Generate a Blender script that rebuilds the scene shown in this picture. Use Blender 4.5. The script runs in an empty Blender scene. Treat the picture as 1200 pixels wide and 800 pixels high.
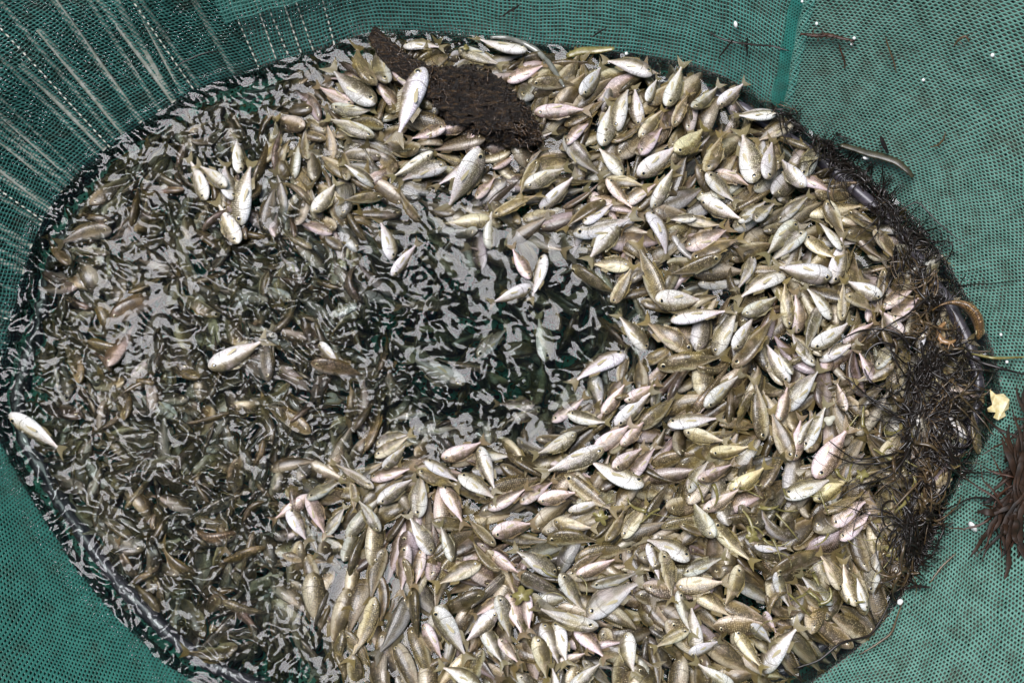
import bpy, math, random
import numpy as np
from mathutils import Vector, Matrix, noise as mnoise

# ------------------------------------------------------------------ camera, world, sun, exposure
SC = bpy.context.scene
COL = SC.collection
TILT = math.radians(15.0); DIST = 1.5; FOCAL = 45.0
cam_d = bpy.data.cameras.new("camera"); cam = bpy.data.objects.new("camera", cam_d); COL.objects.link(cam)
cam_d.lens = FOCAL; cam_d.sensor_width = 36; cam_d.clip_start = .01; cam_d.clip_end = 60
CP = np.array([0, -DIST*math.sin(TILT), DIST*math.cos(TILT)])
cam.location = CP; cam.rotation_euler = (TILT, 0, 0); SC.camera = cam

SUN_VEC = Vector((-.255, .175, .95)).normalized()          # direction towards the bright part of the sky
world = bpy.data.worlds.new("World"); SC.world = world; world.use_nodes = True
wn = world.node_tree; bg = wn.nodes["Background"]
sky = wn.nodes.new("ShaderNodeTexSky"); sky.sky_type = 'NISHITA'; sky.sun_disc = False
sky.sun_elevation = math.asin(SUN_VEC.z); sky.sun_rotation = math.atan2(SUN_VEC.x, SUN_VEC.y)
sky.air_density = 1.2; sky.dust_density = 3.0
wn.links.new(sky.outputs[0], bg.inputs[0]); bg.inputs[1].default_value = 0.075
sun_d = bpy.data.lights.new("sun", 'SUN'); sun_d.energy = 4.95; sun_d.angle = math.radians(39); sun_d.color = (.955, .95, 1.0)
sun = bpy.data.objects.new("sun", sun_d); COL.objects.link(sun)
sun.rotation_euler = SUN_VEC.to_track_quat('Z', 'Y').to_euler(); sun.location = (0, 0, 3)
SC.view_settings.view_transform = 'Standard'; SC.view_settings.look = 'None'
SC.view_settings.exposure = 0.0; SC.view_settings.gamma = 1
SC.render.engine = 'CYCLES'
cy = SC.cycles
cy.use_denoising = True; cy.max_bounces = 10; cy.transmission_bounces = 6; cy.glossy_bounces = 4
cy.transparent_max_bounces = 24; cy.sample_clamp_indirect = 6.0; cy.caustics_refractive = True; cy.caustics_reflective = False
cy.volume_bounces = 0

# ------------------------------------------------------------------ helpers
rng = np.random.default_rng(7); R = random.Random(7)
_c, _s = math.cos(TILT), math.sin(TILT)
def at(px, py, z=0.0):
    """photo pixel (1200x800) -> point of the horizontal plane at height z"""
    dx = (px-600)/1200*36/FOCAL; dy = -(py-400)/1200*36/FOCAL
    d = np.array([dx, dy*_c + _s, dy*_s - _c]); k = (z-CP[2])/d[2]
    return CP + d*k
def topx(x, y, z):
    v = np.array([x, y, z]) - CP
    b = v[1]*_c + v[2]*_s; w = -(-v[1]*_s + v[2]*_c)
    return 600 + v[0]/w*FOCAL/36*1200, 400 - b/w*FOCAL/36*1200
def vnoise(x, y, seed):
    """smooth (cubic B-spline) lattice noise, about -1..1, numpy arrays"""
    lat = np.random.default_rng(seed).uniform(-1, 1, (128, 128))
    ix = np.floor(x).astype(int); iy = np.floor(y).astype(int); fx = x-ix; fy = y-iy
    def W(f): return [(1-f)**3/6, (3*f**3-6*f**2+4)/6, (-3*f**3+3*f**2+3*f+1)/6, f**3/6]
    wx, wy = W(fx), W(fy); out = 0
    for a in range(4):
        for b in range(4):
            out = out + wx[a]*wy[b]*lat[(ix+a-1) % 128, (iy+b-1) % 128]
    return out*1.9
def mesh_obj(name, V, F, mats=(), parent=None, uv=None, mi=None, smooth=True, col=None):
    V = np.asarray(V, dtype=np.float32); me = bpy.data.meshes.new(name)
    if isinstance(F, np.ndarray):
        n = len(F); k = F.shape[1]
        me.vertices.add(len(V)); me.vertices.foreach_set('co', V.ravel())
        me.loops.add(n*k); me.loops.foreach_set('vertex_index', F.astype(np.int32).ravel())
        me.polygons.add(n); me.polygons.foreach_set('loop_start', np.arange(0, n*k, k, dtype=np.int32))
        me.update(calc_edges=True)
    else:
        me.from_pydata([tuple(v) for v in V], [], F)
    if uv is not None:
        l = me.uv_layers.new(name='UVMap'); idx = np.empty(len(me.loops), dtype=np.int32)
        me.loops.foreach_get('vertex_index', idx)
        l.data.foreach_set('uv', np.asarray(uv, dtype=np.float32)[idx].ravel())
    if col is not None:
        a = me.attributes.new('tint', 'FLOAT_COLOR', 'POINT'); a.data.foreach_set('color', np.asarray(col, dtype=np.float32).ravel())
    for m in mats: me.materials.append(m)
    if mi is not None: me.polygons.foreach_set('material_index', np.asarray(mi, dtype=np.int32))
    if smooth: me.polygons.foreach_set('use_smooth', np.ones(len(me.polygons), dtype=bool))
    me.update()
    o = bpy.data.objects.new(name, me); COL.objects.link(o)
    if parent is not None: o.parent = parent
    return o
def tag(o, label=None, cat=None, group=None, kind=None):
    if label: o['label'] = label
    if cat: o['category'] = cat
    if group: o['group'] = group
    if kind: o['kind'] = kind
    return o
def empty(name, loc=(0, 0, 0)):
    o = bpy.data.objects.new(name, None); o.empty_display_size = .02; COL.objects.link(o); o.location = loc; return o
class Tubes:
    """collects tapered bent tubes as quads"""
    def __init__(s): s.V = []; s.F = []; s.n = 0
    def add(s, pts, rad, k=5, flat=1.0):
        pts = np.asarray(pts, float); m = len(pts)
        rad = np.full(m, rad) if np.isscalar(rad) else np.asarray(rad, float)
        t = np.gradient(pts, axis=0); t /= np.linalg.norm(t, axis=1)[:, None]+1e-9
        up = np.array([0.03, 0.05, 1.0]); a = np.cross(t, up); a /= np.linalg.norm(a, axis=1)[:, None]+1e-9
        b = np.cross(a, t); ang = np.linspace(0, 2*np.pi, k, endpoint=False)
        ring = pts[:, None] + rad[:, None, None]*(np.cos(ang)[None, :, None]*a[:, None] + flat*np.sin(ang)[None, :, None]*b[:, None])
        s.V.append(ring.reshape(-1, 3)); i = np.arange(m-1)[:, None]*k; j = np.arange(k)[None]; j2 = (j+1) % k
        f = np.stack([i+j, i+j2, i+k+j2, i+k+j], -1).reshape(-1, 4) + s.n
        s.F.append(f); s.n += m*k
        for e in (0, m-1):                                   # end caps
            q = [s.n-m*k+e*k+x for x in range(k)]
            if k >= 4: s.F.append(np.array([[q[0], q[1], q[2], q[3]]] + ([[q[0], q[3], q[4], q[4 if k == 5 else 5]]] if k > 5 else [])))
    def build(s, name, mat, parent=None):
        VV = np.concatenate(s.V); return mesh_obj(name, VV, np.concatenate(s.F), [mat], parent, uv=VV[:, [0, 1]]*np.array([1, 1.3]))

# ------------------------------------------------------------------ materials
class NT:
    def __init__(s, name):
        s.m = bpy.data.materials.new(name); s.m.use_nodes = True; s.t = s.m.node_tree; s.t.nodes.clear()
        s.out = s.t.nodes.new('ShaderNodeOutputMaterial')
    def n(s, typ, ins=None, **kw):
        x = s.t.nodes.new(typ)
        for k, v in kw.items(): setattr(x, k, v)
        for k, v in (ins or {}).items(): s.set(x, k, v)
        return x
    def set(s, x, k, v):
        if isinstance(v, bpy.types.NodeSocket): s.t.links.new(v, x.inputs[k])
        else: x.inputs[k].default_value = v
    def math(s, op, a, b=0.0, c=None, clamp=False):
        x = s.n('ShaderNodeMath', operation=op, use_clamp=clamp); s.set(x, 0, a); s.set(x, 1, b)
        if c is not None: s.set(x, 2, c)
        return x.outputs[0]
    def mix(s, f, a, b, mode='MIX'):
        x = s.n('ShaderNodeMix', data_type='RGBA', blend_type=mode); s.set(x, 0, f); s.set(x, 6, a); s.set(x, 7, b); return x.outputs[2]
    def ramp(s, f, stops, interp='LINEAR'):
        x = s.n('ShaderNodeValToRGB'); s.set(x, 0, f); cr = x.color_ramp; cr.interpolation = interp
        while len(cr.elements) < len(stops): cr.elements.new(.5)
        for e, (p, c) in zip(cr.elements, stops): e.position = p; e.color = (*c, 1)
        return x.outputs[0]
    def mapr(s, v, a, b, c=0.0, d=1.0):
        x = s.n('ShaderNodeMapRange', {0: v, 1: a, 2: b, 3: c, 4: d}); return x.outputs[0]
    def noise(s, vec, sc, det=3, rough=.5):
        x = s.n('ShaderNodeTexNoise', {'Scale': sc, 'Detail': det, 'Roughness': rough}); s.set(x, 'Vector', vec); return x.outputs[0]
    def surf(s, sh): s.t.links.new(sh, s.out.inputs[0]); return s.m

def fish_material(name, attr):
    t = NT(name)
    if attr:
        a = t.n('ShaderNodeAttribute', attribute_name='tint'); tint, tone = a.outputs['Color'], a.outputs['Alpha']
        rnd = t.n('ShaderNodeSeparateColor', {0: tint}).outputs[0]
        rnd = t.math('MULTIPLY', rnd, 37.0)
    else:
        a = t.n('ShaderNodeObjectInfo'); tint, tone = a.outputs['Color'], a.outputs['Alpha']
        rnd = t.math('MULTIPLY', a.outputs['Random'], 37.0)
    uv = t.n('ShaderNodeUVMap').outputs[0]; sp = t.n('ShaderNodeSeparateXYZ', {0: uv}); U, V = sp.outputs[0], sp.outputs[1]
    comb = t.n('ShaderNodeCombineXYZ', {0: t.math('MULTIPLY', U, 3.2), 1: V, 2: rnd}).outputs[0]
    nz = t.noise(comb, 3.0, 3); nf = t.noise(comb, 16.0, 2, .6)
    v = t.math('ADD', V, t.math('MULTIPLY', t.math('SUBTRACT', nz, .5), .30))
    v = t.math('ADD', v, t.math('MULTIPLY', t.math('SUBTRACT', nf, .5), .16))
    v = t.math('ADD', v, t.math('SUBTRACT', tone, .5))
    base = t.ramp(v, [(0.0, (.92, .91, .90)), (.38, (.84, .82, .79)), (.48, (.50, .46, .37)), (.57, (.175, .145, .085)), (.78, (.040, .033, .019))])
    # pinkish hind flank
    pk = t.math('MULTIPLY', t.mapr(U, .5, .15), t.mapr(v, .75, .35)); pk = t.math('MULTIPLY', pk, t.mapr(nz, .35, .65, .15, .9))
    base = t.mix(t.math('MULTIPLY', pk, .6), base, (.62, .42, .39, 1))
    n5 = t.noise(comb, 1.3, 2)
    base = t.mix(t.mapr(n5, .54, .72, 0, .36), base, (.66, .54, .26, 1)); base = t.mix(t.mapr(n5, .46, .32, 0, .35), base, (.72, .60, .60, 1))
    # scales: rows of small gold-rimmed dots
    sc = t.n('ShaderNodeCombineXYZ', {0: t.math('MULTIPLY', U, 34.0), 1: t.math('MULTIPLY', V, 13.0), 2: rnd}).outputs[0]
    vo = t.n('ShaderNodeTexVoronoi', {'Scale': 1.0, 'Randomness': .45, 'Vector': sc}); dd = vo.outputs[0]
    dots = t.math('MULTIPLY', t.mapr(dd, .42, .15), t.mapr(V, .12, .35)); dots = t.math('MULTIPLY', dots, t.mapr(nf, .30, .55))
    base = t.mix(t.math('MULTIPLY', dots, .8), base, (.80, .70, .50, 1))
    edge = t.math('MULTIPLY', t.mapr(dd, .30, .62), .5)
    base = t.mix(edge, base, (.13, .10, .055, 1))
    # gill cover edge, darker snout
    g = t.math('ADD', U, t.math('MULTIPLY', t.math('POWER', t.math('SUBTRACT', V, .42), 2.0), .34))
    gl = t.mapr(t.math('ABSOLUTE', t.math('SUBTRACT', g, .755)), .003, .014, .6, 0)
    base = t.mix(gl, base, (.10, .07, .04, 1))
    base = t.mix(t.math('MULTIPLY', t.mapr(U, .86, 1.0), .35), base, (.22, .18, .11, 1))
    base = t.mix(1.0, base, tint, 'MULTIPLY')
    bmp = t.n('ShaderNodeBump', {'Strength': .45, 'Distance': .0008, 'Height': t.math('ADD', dd, t.math('MULTIPLY', gl, -1.5))})
    p = t.n('ShaderNodeBsdfPrincipled', {'Base Color': base, 'Metallic': t.mapr(v, .75, .3, .0, .06), 'Roughness': t.mapr(nf, .3, .7, .24, .42),
            'Specular IOR Level': .5, 'Coat Weight': .38, 'Coat Roughness': .14, 'Normal': bmp.outputs[0]})
    return t.surf(p.outputs[0])
def fin_material(name, attr):
    t = NT(name)
    if attr: tint = t.n('ShaderNodeAttribute', attribute_name='tint').outputs['Color']
    else: tint = t.n('ShaderNodeObjectInfo').outputs['Color']
    uv = t.n('ShaderNodeUVMap').outputs[0]; sp = t.n('ShaderNodeSeparateXYZ', {0: uv})
    rays = t.math('SINE', t.math('MULTIPLY', sp.outputs[1], 70.0))
    base = t.mix(t.mapr(rays, -.3, .8), (.17, .135, .055, 1), (.36, .30, .17, 1)); base = t.mix(1.0, base, tint, 'MULTIPLY')
    p = t.n('ShaderNodeBsdfPrincipled', {'Base Color': base, 'Roughness': .3, 'Coat Weight': .3, 'Coat Roughness': .1,
        'Normal': t.n('ShaderNodeBump', {'Strength': .5, 'Distance': .0004, 'Height': rays}).outputs[0]})
    tr = t.n('ShaderNodeBsdfTransparent', {0: (.9, .85, .6, 1)})
    mx = t.n('ShaderNodeMixShader', {0: .25}); t.t.links.new(p.outputs[0], mx.inputs[1]); t.t.links.new(tr.outputs[0], mx.inputs[2])
    return t.surf(mx.outputs[0])
def plain(name, c, rough=.5, spec=.5, c2=None, scale=200, coat=0.0, bump=0.0, metal=0.0):
    t = NT(name); geo = t.n('ShaderNodeTexCoord').outputs['Object']
    base = (*c, 1); nz = t.noise(geo, scale, 4, .6)
    if c2: base = t.mix(t.mapr(nz, .35, .65), base, (*c2, 1))
    ins = {'Base Color': base, 'Roughness': rough, 'Specular IOR Level': spec, 'Coat Weight': coat, 'Coat Roughness': .08, 'Metallic': metal}
    if bump: ins['Normal'] = t.n('ShaderNodeBump', {'Strength': bump, 'Distance': .001, 'Height': nz}).outputs[0]
    return t.surf(t.n('ShaderNodeBsdfPrincipled', ins).outputs[0])
def net_material(name, c1, c2, pu, pv, hole_u, hole_v, skew=0.0, dirt=.3, brick=.5):
    """woven green plastic mesh; the openings are real openings (transparent)"""
    t = NT(name); uv = t.n('ShaderNodeUVMap').outputs[0]; sp = t.n('ShaderNodeSeparateXYZ', {0: uv})
    U, V = sp.outputs[0], sp.outputs[1]
    n1 = t.noise(uv, 9.0, 2); n2 = t.noise(t.n('ShaderNodeMapping', {0: uv, 1: (5, 3, 0)}).outputs[0], 11.0, 2); n3 = t.noise(uv, 60.0, 3, .6)
    n4 = t.noise(t.n('ShaderNodeMapping', {0: uv, 1: (9, 4, 0)}).outputs[0], 140.0, 2, .6)
    u = t.math('ADD', t.math('DIVIDE', U, pu), t.math('MULTIPLY', n1, 5.0)); u = t.math('ADD', u, t.math('MULTIPLY', V, skew/pu))
    u = t.math('ADD', u, t.math('MULTIPLY', n4, .22)); 
    v = t.math('ADD', t.math('DIVIDE', V, pv), t.math('MULTIPLY', n2, 4.0)); v = t.math('ADD', v, t.math('MULTIPLY', n3, .28))
    v = t.math('ADD', v, t.math('MULTIPLY', t.math('FLOOR', u), brick))
    fu = t.math('ABSOLUTE', t.math('SUBTRACT', t.math('FRACT', u), .5)); fv = t.math('ABSOLUTE', t.math('SUBTRACT', t.math('FRACT', v), .5))
    hu = t.mapr(n3, .3, .7, hole_u*.8, hole_u*1.12); hv = t.mapr(n4, .3, .7, hole_v*.8, hole_v*1.15)
    q = t.math('ADD', t.math('POWER', t.math('DIVIDE', fu, hu), 3.0), t.math('POWER', t.math('DIVIDE', fv, hv), 3.0))
    opening = t.math('LESS_THAN', q, 1.0)
    colr = t.mix(t.mapr(n3, .35, .65), (*c1, 1), (*c2, 1))
    d = t.noise(uv, 30.0, 5, .7)
    colr = t.mix(t.math('MULTIPLY', t.mapr(d, .5, .72), dirt), colr, (.10, .095, .055, 1))
    hgt = t.math('MINIMUM', q, 3.0)
    p = t.n('ShaderNodeBsdfPrincipled', {'Base Color': colr, 'Roughness': .42, 'Specular IOR Level': .5,
        'Normal': t.n('ShaderNodeBump', {'Strength': .6, 'Distance': .0008, 'Height': hgt}).outputs[0]})
    tl = t.n('ShaderNodeBsdfTranslucent', {0: colr}); m0 = t.n('ShaderNodeMixShader', {0: .22})
    t.t.links.new(p.outputs[0], m0.inputs[1]); t.t.links.new(tl.outputs[0], m0.inputs[2])
    tr = t.n('ShaderNodeBsdfTransparent'); mx = t.n('ShaderNodeMixShader', {0: opening})
    t.t.links.new(m0.outputs[0], mx.inputs[1]); t.t.links.new(tr.outputs[0], mx.inputs[2])
    return t.surf(mx.outputs[0])

FISH_M = fish_material('fish_skin', False); FIN_M = fin_material('fish_fin', False)
FISH_A = fish_material('fish_skin_many', True); FIN_A = fin_material('fish_fin_many', True)
PEC_M = plain('pectoral_fin', (.50, .44, .28), .35, c2=(.36, .30, .16), coat=.3)
EYE_R = plain('eye_iris', (.45, .38, .22), .2, coat=1.0); EYE_P = plain('eye_pupil', (.01, .01, .01), .08, coat=1.0)
WEED = plain('weed_black', (.006, .005, .004), .3, spec=.4, c2=(.020, .013, .009), scale=300, coat=.1)
WEED_B = plain('weed_brown', (.045, .028, .014), .4, c2=(.12, .075, .03), scale=250, coat=.3)
WEED_R = plain('weed_red_brown', (.06, .024, .012), .45, spec=.3, c2=(.028, .015, .009), scale=120)
OLIVE = plain('leaf_olive', (.13, .105, .03), .3, c2=(.24, .21, .07), scale=160, coat=.4, bump=.4)
PIPE = plain('pipe_black', (.030, .026, .034), .38, c2=(.075, .065, .075), scale=60, coat=.25, bump=.2)
SPECK = plain('egg_white', (.75, .74, .70), .35, coat=.4); LIT_PLEAT = plain('lit_pleat_pale', (.62, .61, .52), .5, c2=(.34, .36, .27), scale=160)
YEL = plain('leaf_yellow', (.50, .40, .16), .45, c2=(.68, .60, .38), scale=180, bump=.4)

# ------------------------------------------------------------------ the pen's waterline and zones
CONT_PX = [(915,132),(960,160),(1010,200),(1062,245),(1105,300),(1135,350),(1160,400),(1172,450),(1165,500),(1140,545),(1112,590),(1090,640),(1065,685),
  (1030,735),(985,775),(920,815),(800,850),(650,868),(500,865),(380,850),(285,825),(205,785),(150,735),(100,680),(58,618),(22,560),(-5,505),(-8,455),(8,395),
  (25,330),(40,280),(62,240),(92,203),(132,168),(182,133),(240,100),(310,76),(380,55),(435,38),(520,38),(620,50),(700,58),(790,70),(860,95)]
_cp = np.array([at(x, y)[:2] for x, y in CONT_PX])
def catmull(P, n):
    m = len(P); out = []
    for i in range(m):
        p0, p1, p2, p3 = P[i-1], P[i], P[(i+1) % m], P[(i+2) % m]
        for k in range(n):
            t = k/n; out.append(.5*((2*p1)+(-p0+p2)*t+(2*p0-5*p1+4*p2-p3)*t*t+(-p0+3*p1-3*p2+p3)*t**3))
    return np.array(out)
CONT = catmull(_cp, 10); CEN = at(600, 440)[:2]
def idx_of(px, py):
    p = at(px, py)[:2]; return int(np.argmin(((CONT-p)**2).sum(1)))
CANG = np.arctan2(CONT[:, 1]-CEN[1], CONT[:, 0]-CEN[0]); CRAD = np.hypot(CONT[:, 0]-CEN[0], CONT[:, 1]-CEN[1])
_o = np.argsort(CANG); _ca, _cr = CANG[_o], CRAD[_o]
def rel_r(x, y):
    a = np.arctan2(y-CEN[1], x-CEN[0]); return np.hypot(x-CEN[0], y-CEN[1])/np.interp(a, _ca, _cr, period=2*np.pi)

ZONES = ["........mmmmm...........",
         ".....CLMHHHHHHHHHh......",
         "..CLLLMMHHHHHHHHHHHH....",
         ".CLLLLMMMHHMHHHHHHHHHH..",
         "CLLLLMMMMMMMHHHHHHHHHHH.",
         "LLLLLLLMMCMMMMHHHHHHHHH.",
         "CLLLLLLLMCCCCCMMHHHHHHHH",
         "CLLLLLLLCCCCCCCMHHHHHHHH",
         "CLLLLLLLLCCCCCMMHHHHHHHH",
         "CLLLLLLLLCCCCMHHHHHHHHHH",
         "CLLLLLLLMMMMHHHHHHHHHHHH",
         "LLLLLLLMHHHHHHHTTTTTTTHH",
         "NNLLLLLMHHHHHHTTTTTTTTH.",
         ".NNLLLLMHHHHHHTTTTTTTHH.",
         "..NNLLLMHHHHHHTTTTTTTH..",
         "...NNNNCMHHHHHTTTTTTH...",
         "....NNNCMHHHHHTTTTTH...."]
ZT = {'.': 0.0, 'C': -.034, 'L': -.0045, 'M': .0005, 'm': 0.0, 'H': .007, 'h': .004, 'T': .015, 'N': -.036}
ZW = {'.': .8, 'C': 1.0, 'L': 1.15, 'M': .75, 'm': .6, 'H': .5, 'h': .5, 'T': .4, 'N': 1.0}
def zgrid(tab): return np.array([[tab[c] for c in r] for r in ZONES])
GT, GW = zgrid(ZT), zgrid(ZW)
def zsample(G, px, py):
    gx = np.clip(px/50-.5, 0, 23-1e-6); gy = np.clip(py/50-.5, 0, 16-1e-6); ix = gx.astype(int); iy = gy.astype(int); fx = gx-ix; fy = gy-iy
    return (G[iy, ix]*(1-fx)+G[iy, ix+1]*fx)*(1-fy)+(G[iy+1, ix]*(1-fx)+G[iy+1, ix+1]*fx)*fy

SLOPE = .21
# ------------------------------------------------------------------ pond bed and water
bed = mesh_obj('pond_bed', [(-3, -3, -.40), (3, -3, -.40), (3, 3, -.40), (-3, 3, -.40)], [(0, 1, 2, 3)],
               [plain('mud', (.03, .032, .018), .8, c2=(.05, .045, .025), scale=8)]); tag(bed, kind='structure')
def coords(a, b, step, far, n):
    mid = np.arange(a, b+step/2, step); q = np.geomspace(step*3, far, n)
    return np.concatenate([(a-q)[::-1], mid, b+q])
wx = coords(-.64, .64, .0015, 1.6, 14); wy = coords(-.45, .45, .0015, 1.6, 14)
X, Y = np.meshgrid(wx, wy)
PXw = 600 + X*1000; PYw = 400 - Y*1000
amp = zsample(GW, PXw, PYw)
def fbm_wave(x, y):
    kz = np.clip((600+x*1000-430)/200, 0, 1)
    x, y = .86*x-.51*y+3, .51*x+.86*y+3
    wxp = x + .006*vnoise(x*60, y*60, 1); wyp = y + .006*vnoise(x*60+9, y*60+4, 2)
    h = 1.0*vnoise(wxp*150+3, wyp*205+1, 3) + .32*vnoise(wxp*275+7, wyp*320+2, 4) + .9*vnoise(wxp*62+5, wyp*74+8, 5)
    hs = 1.0*vnoise(wxp*86+8, wyp*118+6, 13)                     # slower swell where it is calmer
    k = kz
    return h*(1-.62*k) + hs*1.7*k
Z = fbm_wave(X, Y)
patch = .60+.75*np.clip(vnoise(X*11+2, Y*11+5, 6)*.7+.5, 0, 1)
gyy, gxx = np.gradient(Z, wy, wx); core = (np.abs(X) < .6) & (np.abs(Y) < .42)
rms = math.sqrt(float((gxx[core]**2+gyy[core]**2).mean())/2)
Z = Z*patch*amp*(SLOPE/rms)
rrw = rel_r(X, Y); Z = Z*np.clip(1-(rrw-1.0)/.03, .12, 1)
ny, nx = X.shape; Vw = np.stack([X, Y, Z], -1).reshape(-1, 3); I = np.arange(ny*nx).reshape(ny, nx)
Fw = [np.stack([I[:-1, :-1], I[:-1, 1:], I[1:, 1:], I[1:, :-1]], -1).reshape(-1, 4)]
border = np.concatenate([I[0, :], I[1:, -1], I[-1, -2::-1], I[-2:0:-1, 0]])
low = Vw[border].copy(); low[:, 2] = -.5; b0 = len(Vw); Vw = np.concatenate([Vw, low, [[0, 0, -.5]]]); nb = len(border)
k = np.arange(nb); k2 = (k+1) % nb
Fw.append(np.stack([border[k2], border[k], b0+k, b0+k2], -1)); 
c0 = b0+nb
Fbot = [(int(b0+(a+1) % nb), int(b0+a), c0) for a in range(nb)]
t = NT('pond_water')
gl = t.n('ShaderNodeBsdfGlass', {'IOR': 1.33, 'Roughness': 0.0, 'Color': (1, 1, 1, 1)})
t.surf(gl.outputs[0])
va = t.n('ShaderNodeVolumeAbsorption', {'Color': (.44, .58, .51, 1), 'Density': 58.0}); t.t.links.new(va.outputs[0], t.out.inputs[1])
Fall = np.concatenate(Fw); 
Fb = np.array([(a, b, c, c) for a, b, c in Fbot])
me_F = [tuple(f) for f in Fall[-nb:].tolist()] + Fbot
# build as quads, the bottom fan as a second strip of quads towards a small inner ring
low2 = low*np.array([.02, .02, 1]); Vw = np.concatenate([Vw[:c0], low2]); F2 = np.stack([b0+k2, b0+k, c0+k, c0+k2], -1)
Fall = np.concatenate([Fall, F2])
# close the last little ring with quads
m = nb//2
F3 = np.array([(c0+i+1, c0+i, c0+(nb-1-i), c0+(nb-2-i)) for i in range(m-1)])
Fall = np.concatenate([Fall, F3])
water = mesh_obj('pond_water', Vw, Fall, [t.m]); tag(water, kind='structure')

# ------------------------------------------------------------------ the net: wall panels, bottom, seam, lit pleat strips
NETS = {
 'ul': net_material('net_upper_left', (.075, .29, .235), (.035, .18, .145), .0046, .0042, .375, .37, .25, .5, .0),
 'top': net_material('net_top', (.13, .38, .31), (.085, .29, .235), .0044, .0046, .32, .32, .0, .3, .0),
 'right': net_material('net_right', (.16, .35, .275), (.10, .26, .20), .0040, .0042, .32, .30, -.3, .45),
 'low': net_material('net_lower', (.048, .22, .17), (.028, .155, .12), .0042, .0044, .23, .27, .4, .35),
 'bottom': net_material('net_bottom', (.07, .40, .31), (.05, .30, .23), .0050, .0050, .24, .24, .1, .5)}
net = empty('fishing_net', (0, 0, 0)); tag(net, 'green woven mesh net pen holding the fish in a pool of water', 'net')
seg = np.linalg.norm(np.roll(CONT, -1, 0)-CONT, axis=1); ARC = np.concatenate([[0], np.cumsum(seg)])[:-1]
N_C = len(CONT)
iA, iB, iC, iD, iE = idx_of(915, 132), idx_of(800, 850), idx_of(-5, 505), idx_of(300, 80), idx_of(915, 132)
_w = np.exp(-((CANG-math.radians(50))/math.radians(26))**2)
cs = (CONT - CEN)*np.stack([.60-.55*_w, np.ones(N_C)], -1); RADI = cs/np.linalg.norm(cs, axis=1)[:, None]
def flare(i):                                                  # wall angle above the horizontal and side wrinkles
    a = CANG[i % N_C]; return math.radians(50 + 8*math.sin(a) )
def wall_point(i, tt, pleat=0.0, wrinkle=.006, off=0.0):
    i = i % N_C; p = CONT[i]; r = RADI[i]; A = flare(i); u = ARC[i]
    w = wrinkle*min(1, max(0, tt)*8)*(mnoise.noise(Vector((u*6, tt*4, 3))) + .5*mnoise.noise(Vector((u*17, tt*11, 7))))
    pl = pleat*(abs(math.sin(u*math.pi/.028+1.2*math.sin(u*31)))**.7-.5)*min(1, .25+max(0, tt)*6)
    d = w+pl+off
    out = tt*math.cos(A) - d*math.sin(A); up = tt*math.sin(A) + d*math.cos(A)
    if tt < 0: out = tt*.35; up = tt
    return np.array([p[0]+r[0]*out, p[1]+r[1]*out, up])
SPREAD = {'net_panelnet_top': .12}
WS = None
def wall_z(x, y):
    """height of the net wall above a ground point outside the waterline"""
    global WS
    if WS is None:
        tt = np.linspace(0, .45, 140); A = np.array([flare(i) for i in range(N_C)])
        WS = np.stack([CONT[:, None, 0]+RADI[:, None, 0]*tt*np.cos(A)[:, None], CONT[:, None, 1]+RADI[:, None, 1]*tt*np.cos(A)[:, None], tt*np.sin(A)[:, None]], -1).reshape(-1, 3)
    return float(WS[np.argmin((WS[:, 0]-x)**2+(WS[:, 1]-y)**2), 2])
def on_wall(px, py):
    a, b = 0.0, .42
    for _ in range(22):
        m = (a+b)/2; x, y, _z = at(px, py, m)
        if wall_z(x, y) > m: a = m
        else: b = m
    return a
def panel(name, i0, i1, mat, pleat=0.0, t0=-.03, t1=.42, off=0.0, label=None, nt=90, wrinkle=.010):
    if i1 <= i0: i1 += N_C
    step = .5; ii = np.arange(i0, i1+.01, step)
    V = []; UV = []; um = ARC[int(i0+i1)//2 % N_C]; um = um if um > ARC[i0 % N_C]-.001 else um+ARC[-1]
    for a in ii:
        f = a-math.floor(a); A0 = int(math.floor(a))
        ua = ARC[A0 % N_C]*(1-f) + (ARC[(A0+1) % N_C] if (A0+1) % N_C else ARC[-1]+seg[-1])*f
        for j in range(nt+1):
            tt = t0 + (t1-t0)*j/nt
            q = wall_point(A0, tt, pleat, wrinkle, off)*(1-f) + wall_point(A0+1, tt, pleat, wrinkle, off)*f
            V.append(q); UV.append(((ua-um)*(1+SPREAD.get(name+str(mat.name), .45)*max(tt, 0)), tt))
    n = nt+1; m = len(ii); I = np.arange(m*n).reshape(m, n)
    F = np.stack([I[:-1, :-1], I[1:, :-1], I[1:, 1:], I[:-1, 1:]], -1).reshape(-1, 4)
    o = mesh_obj(name, V, F, [mat], net, uv=UV)
    if label: o['label'] = label
    return o
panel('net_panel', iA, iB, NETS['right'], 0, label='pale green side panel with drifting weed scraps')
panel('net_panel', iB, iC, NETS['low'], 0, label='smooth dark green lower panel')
panel('net_panel', iC, iD, NETS['ul'], .009, label='pleated upper panel with pale strips standing in for sunlit pleats')
panel('net_panel', iD, iE+2 if iE > iD else iE+2, NETS['top'], .0025, label='flat upper panel behind the fish')
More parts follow.
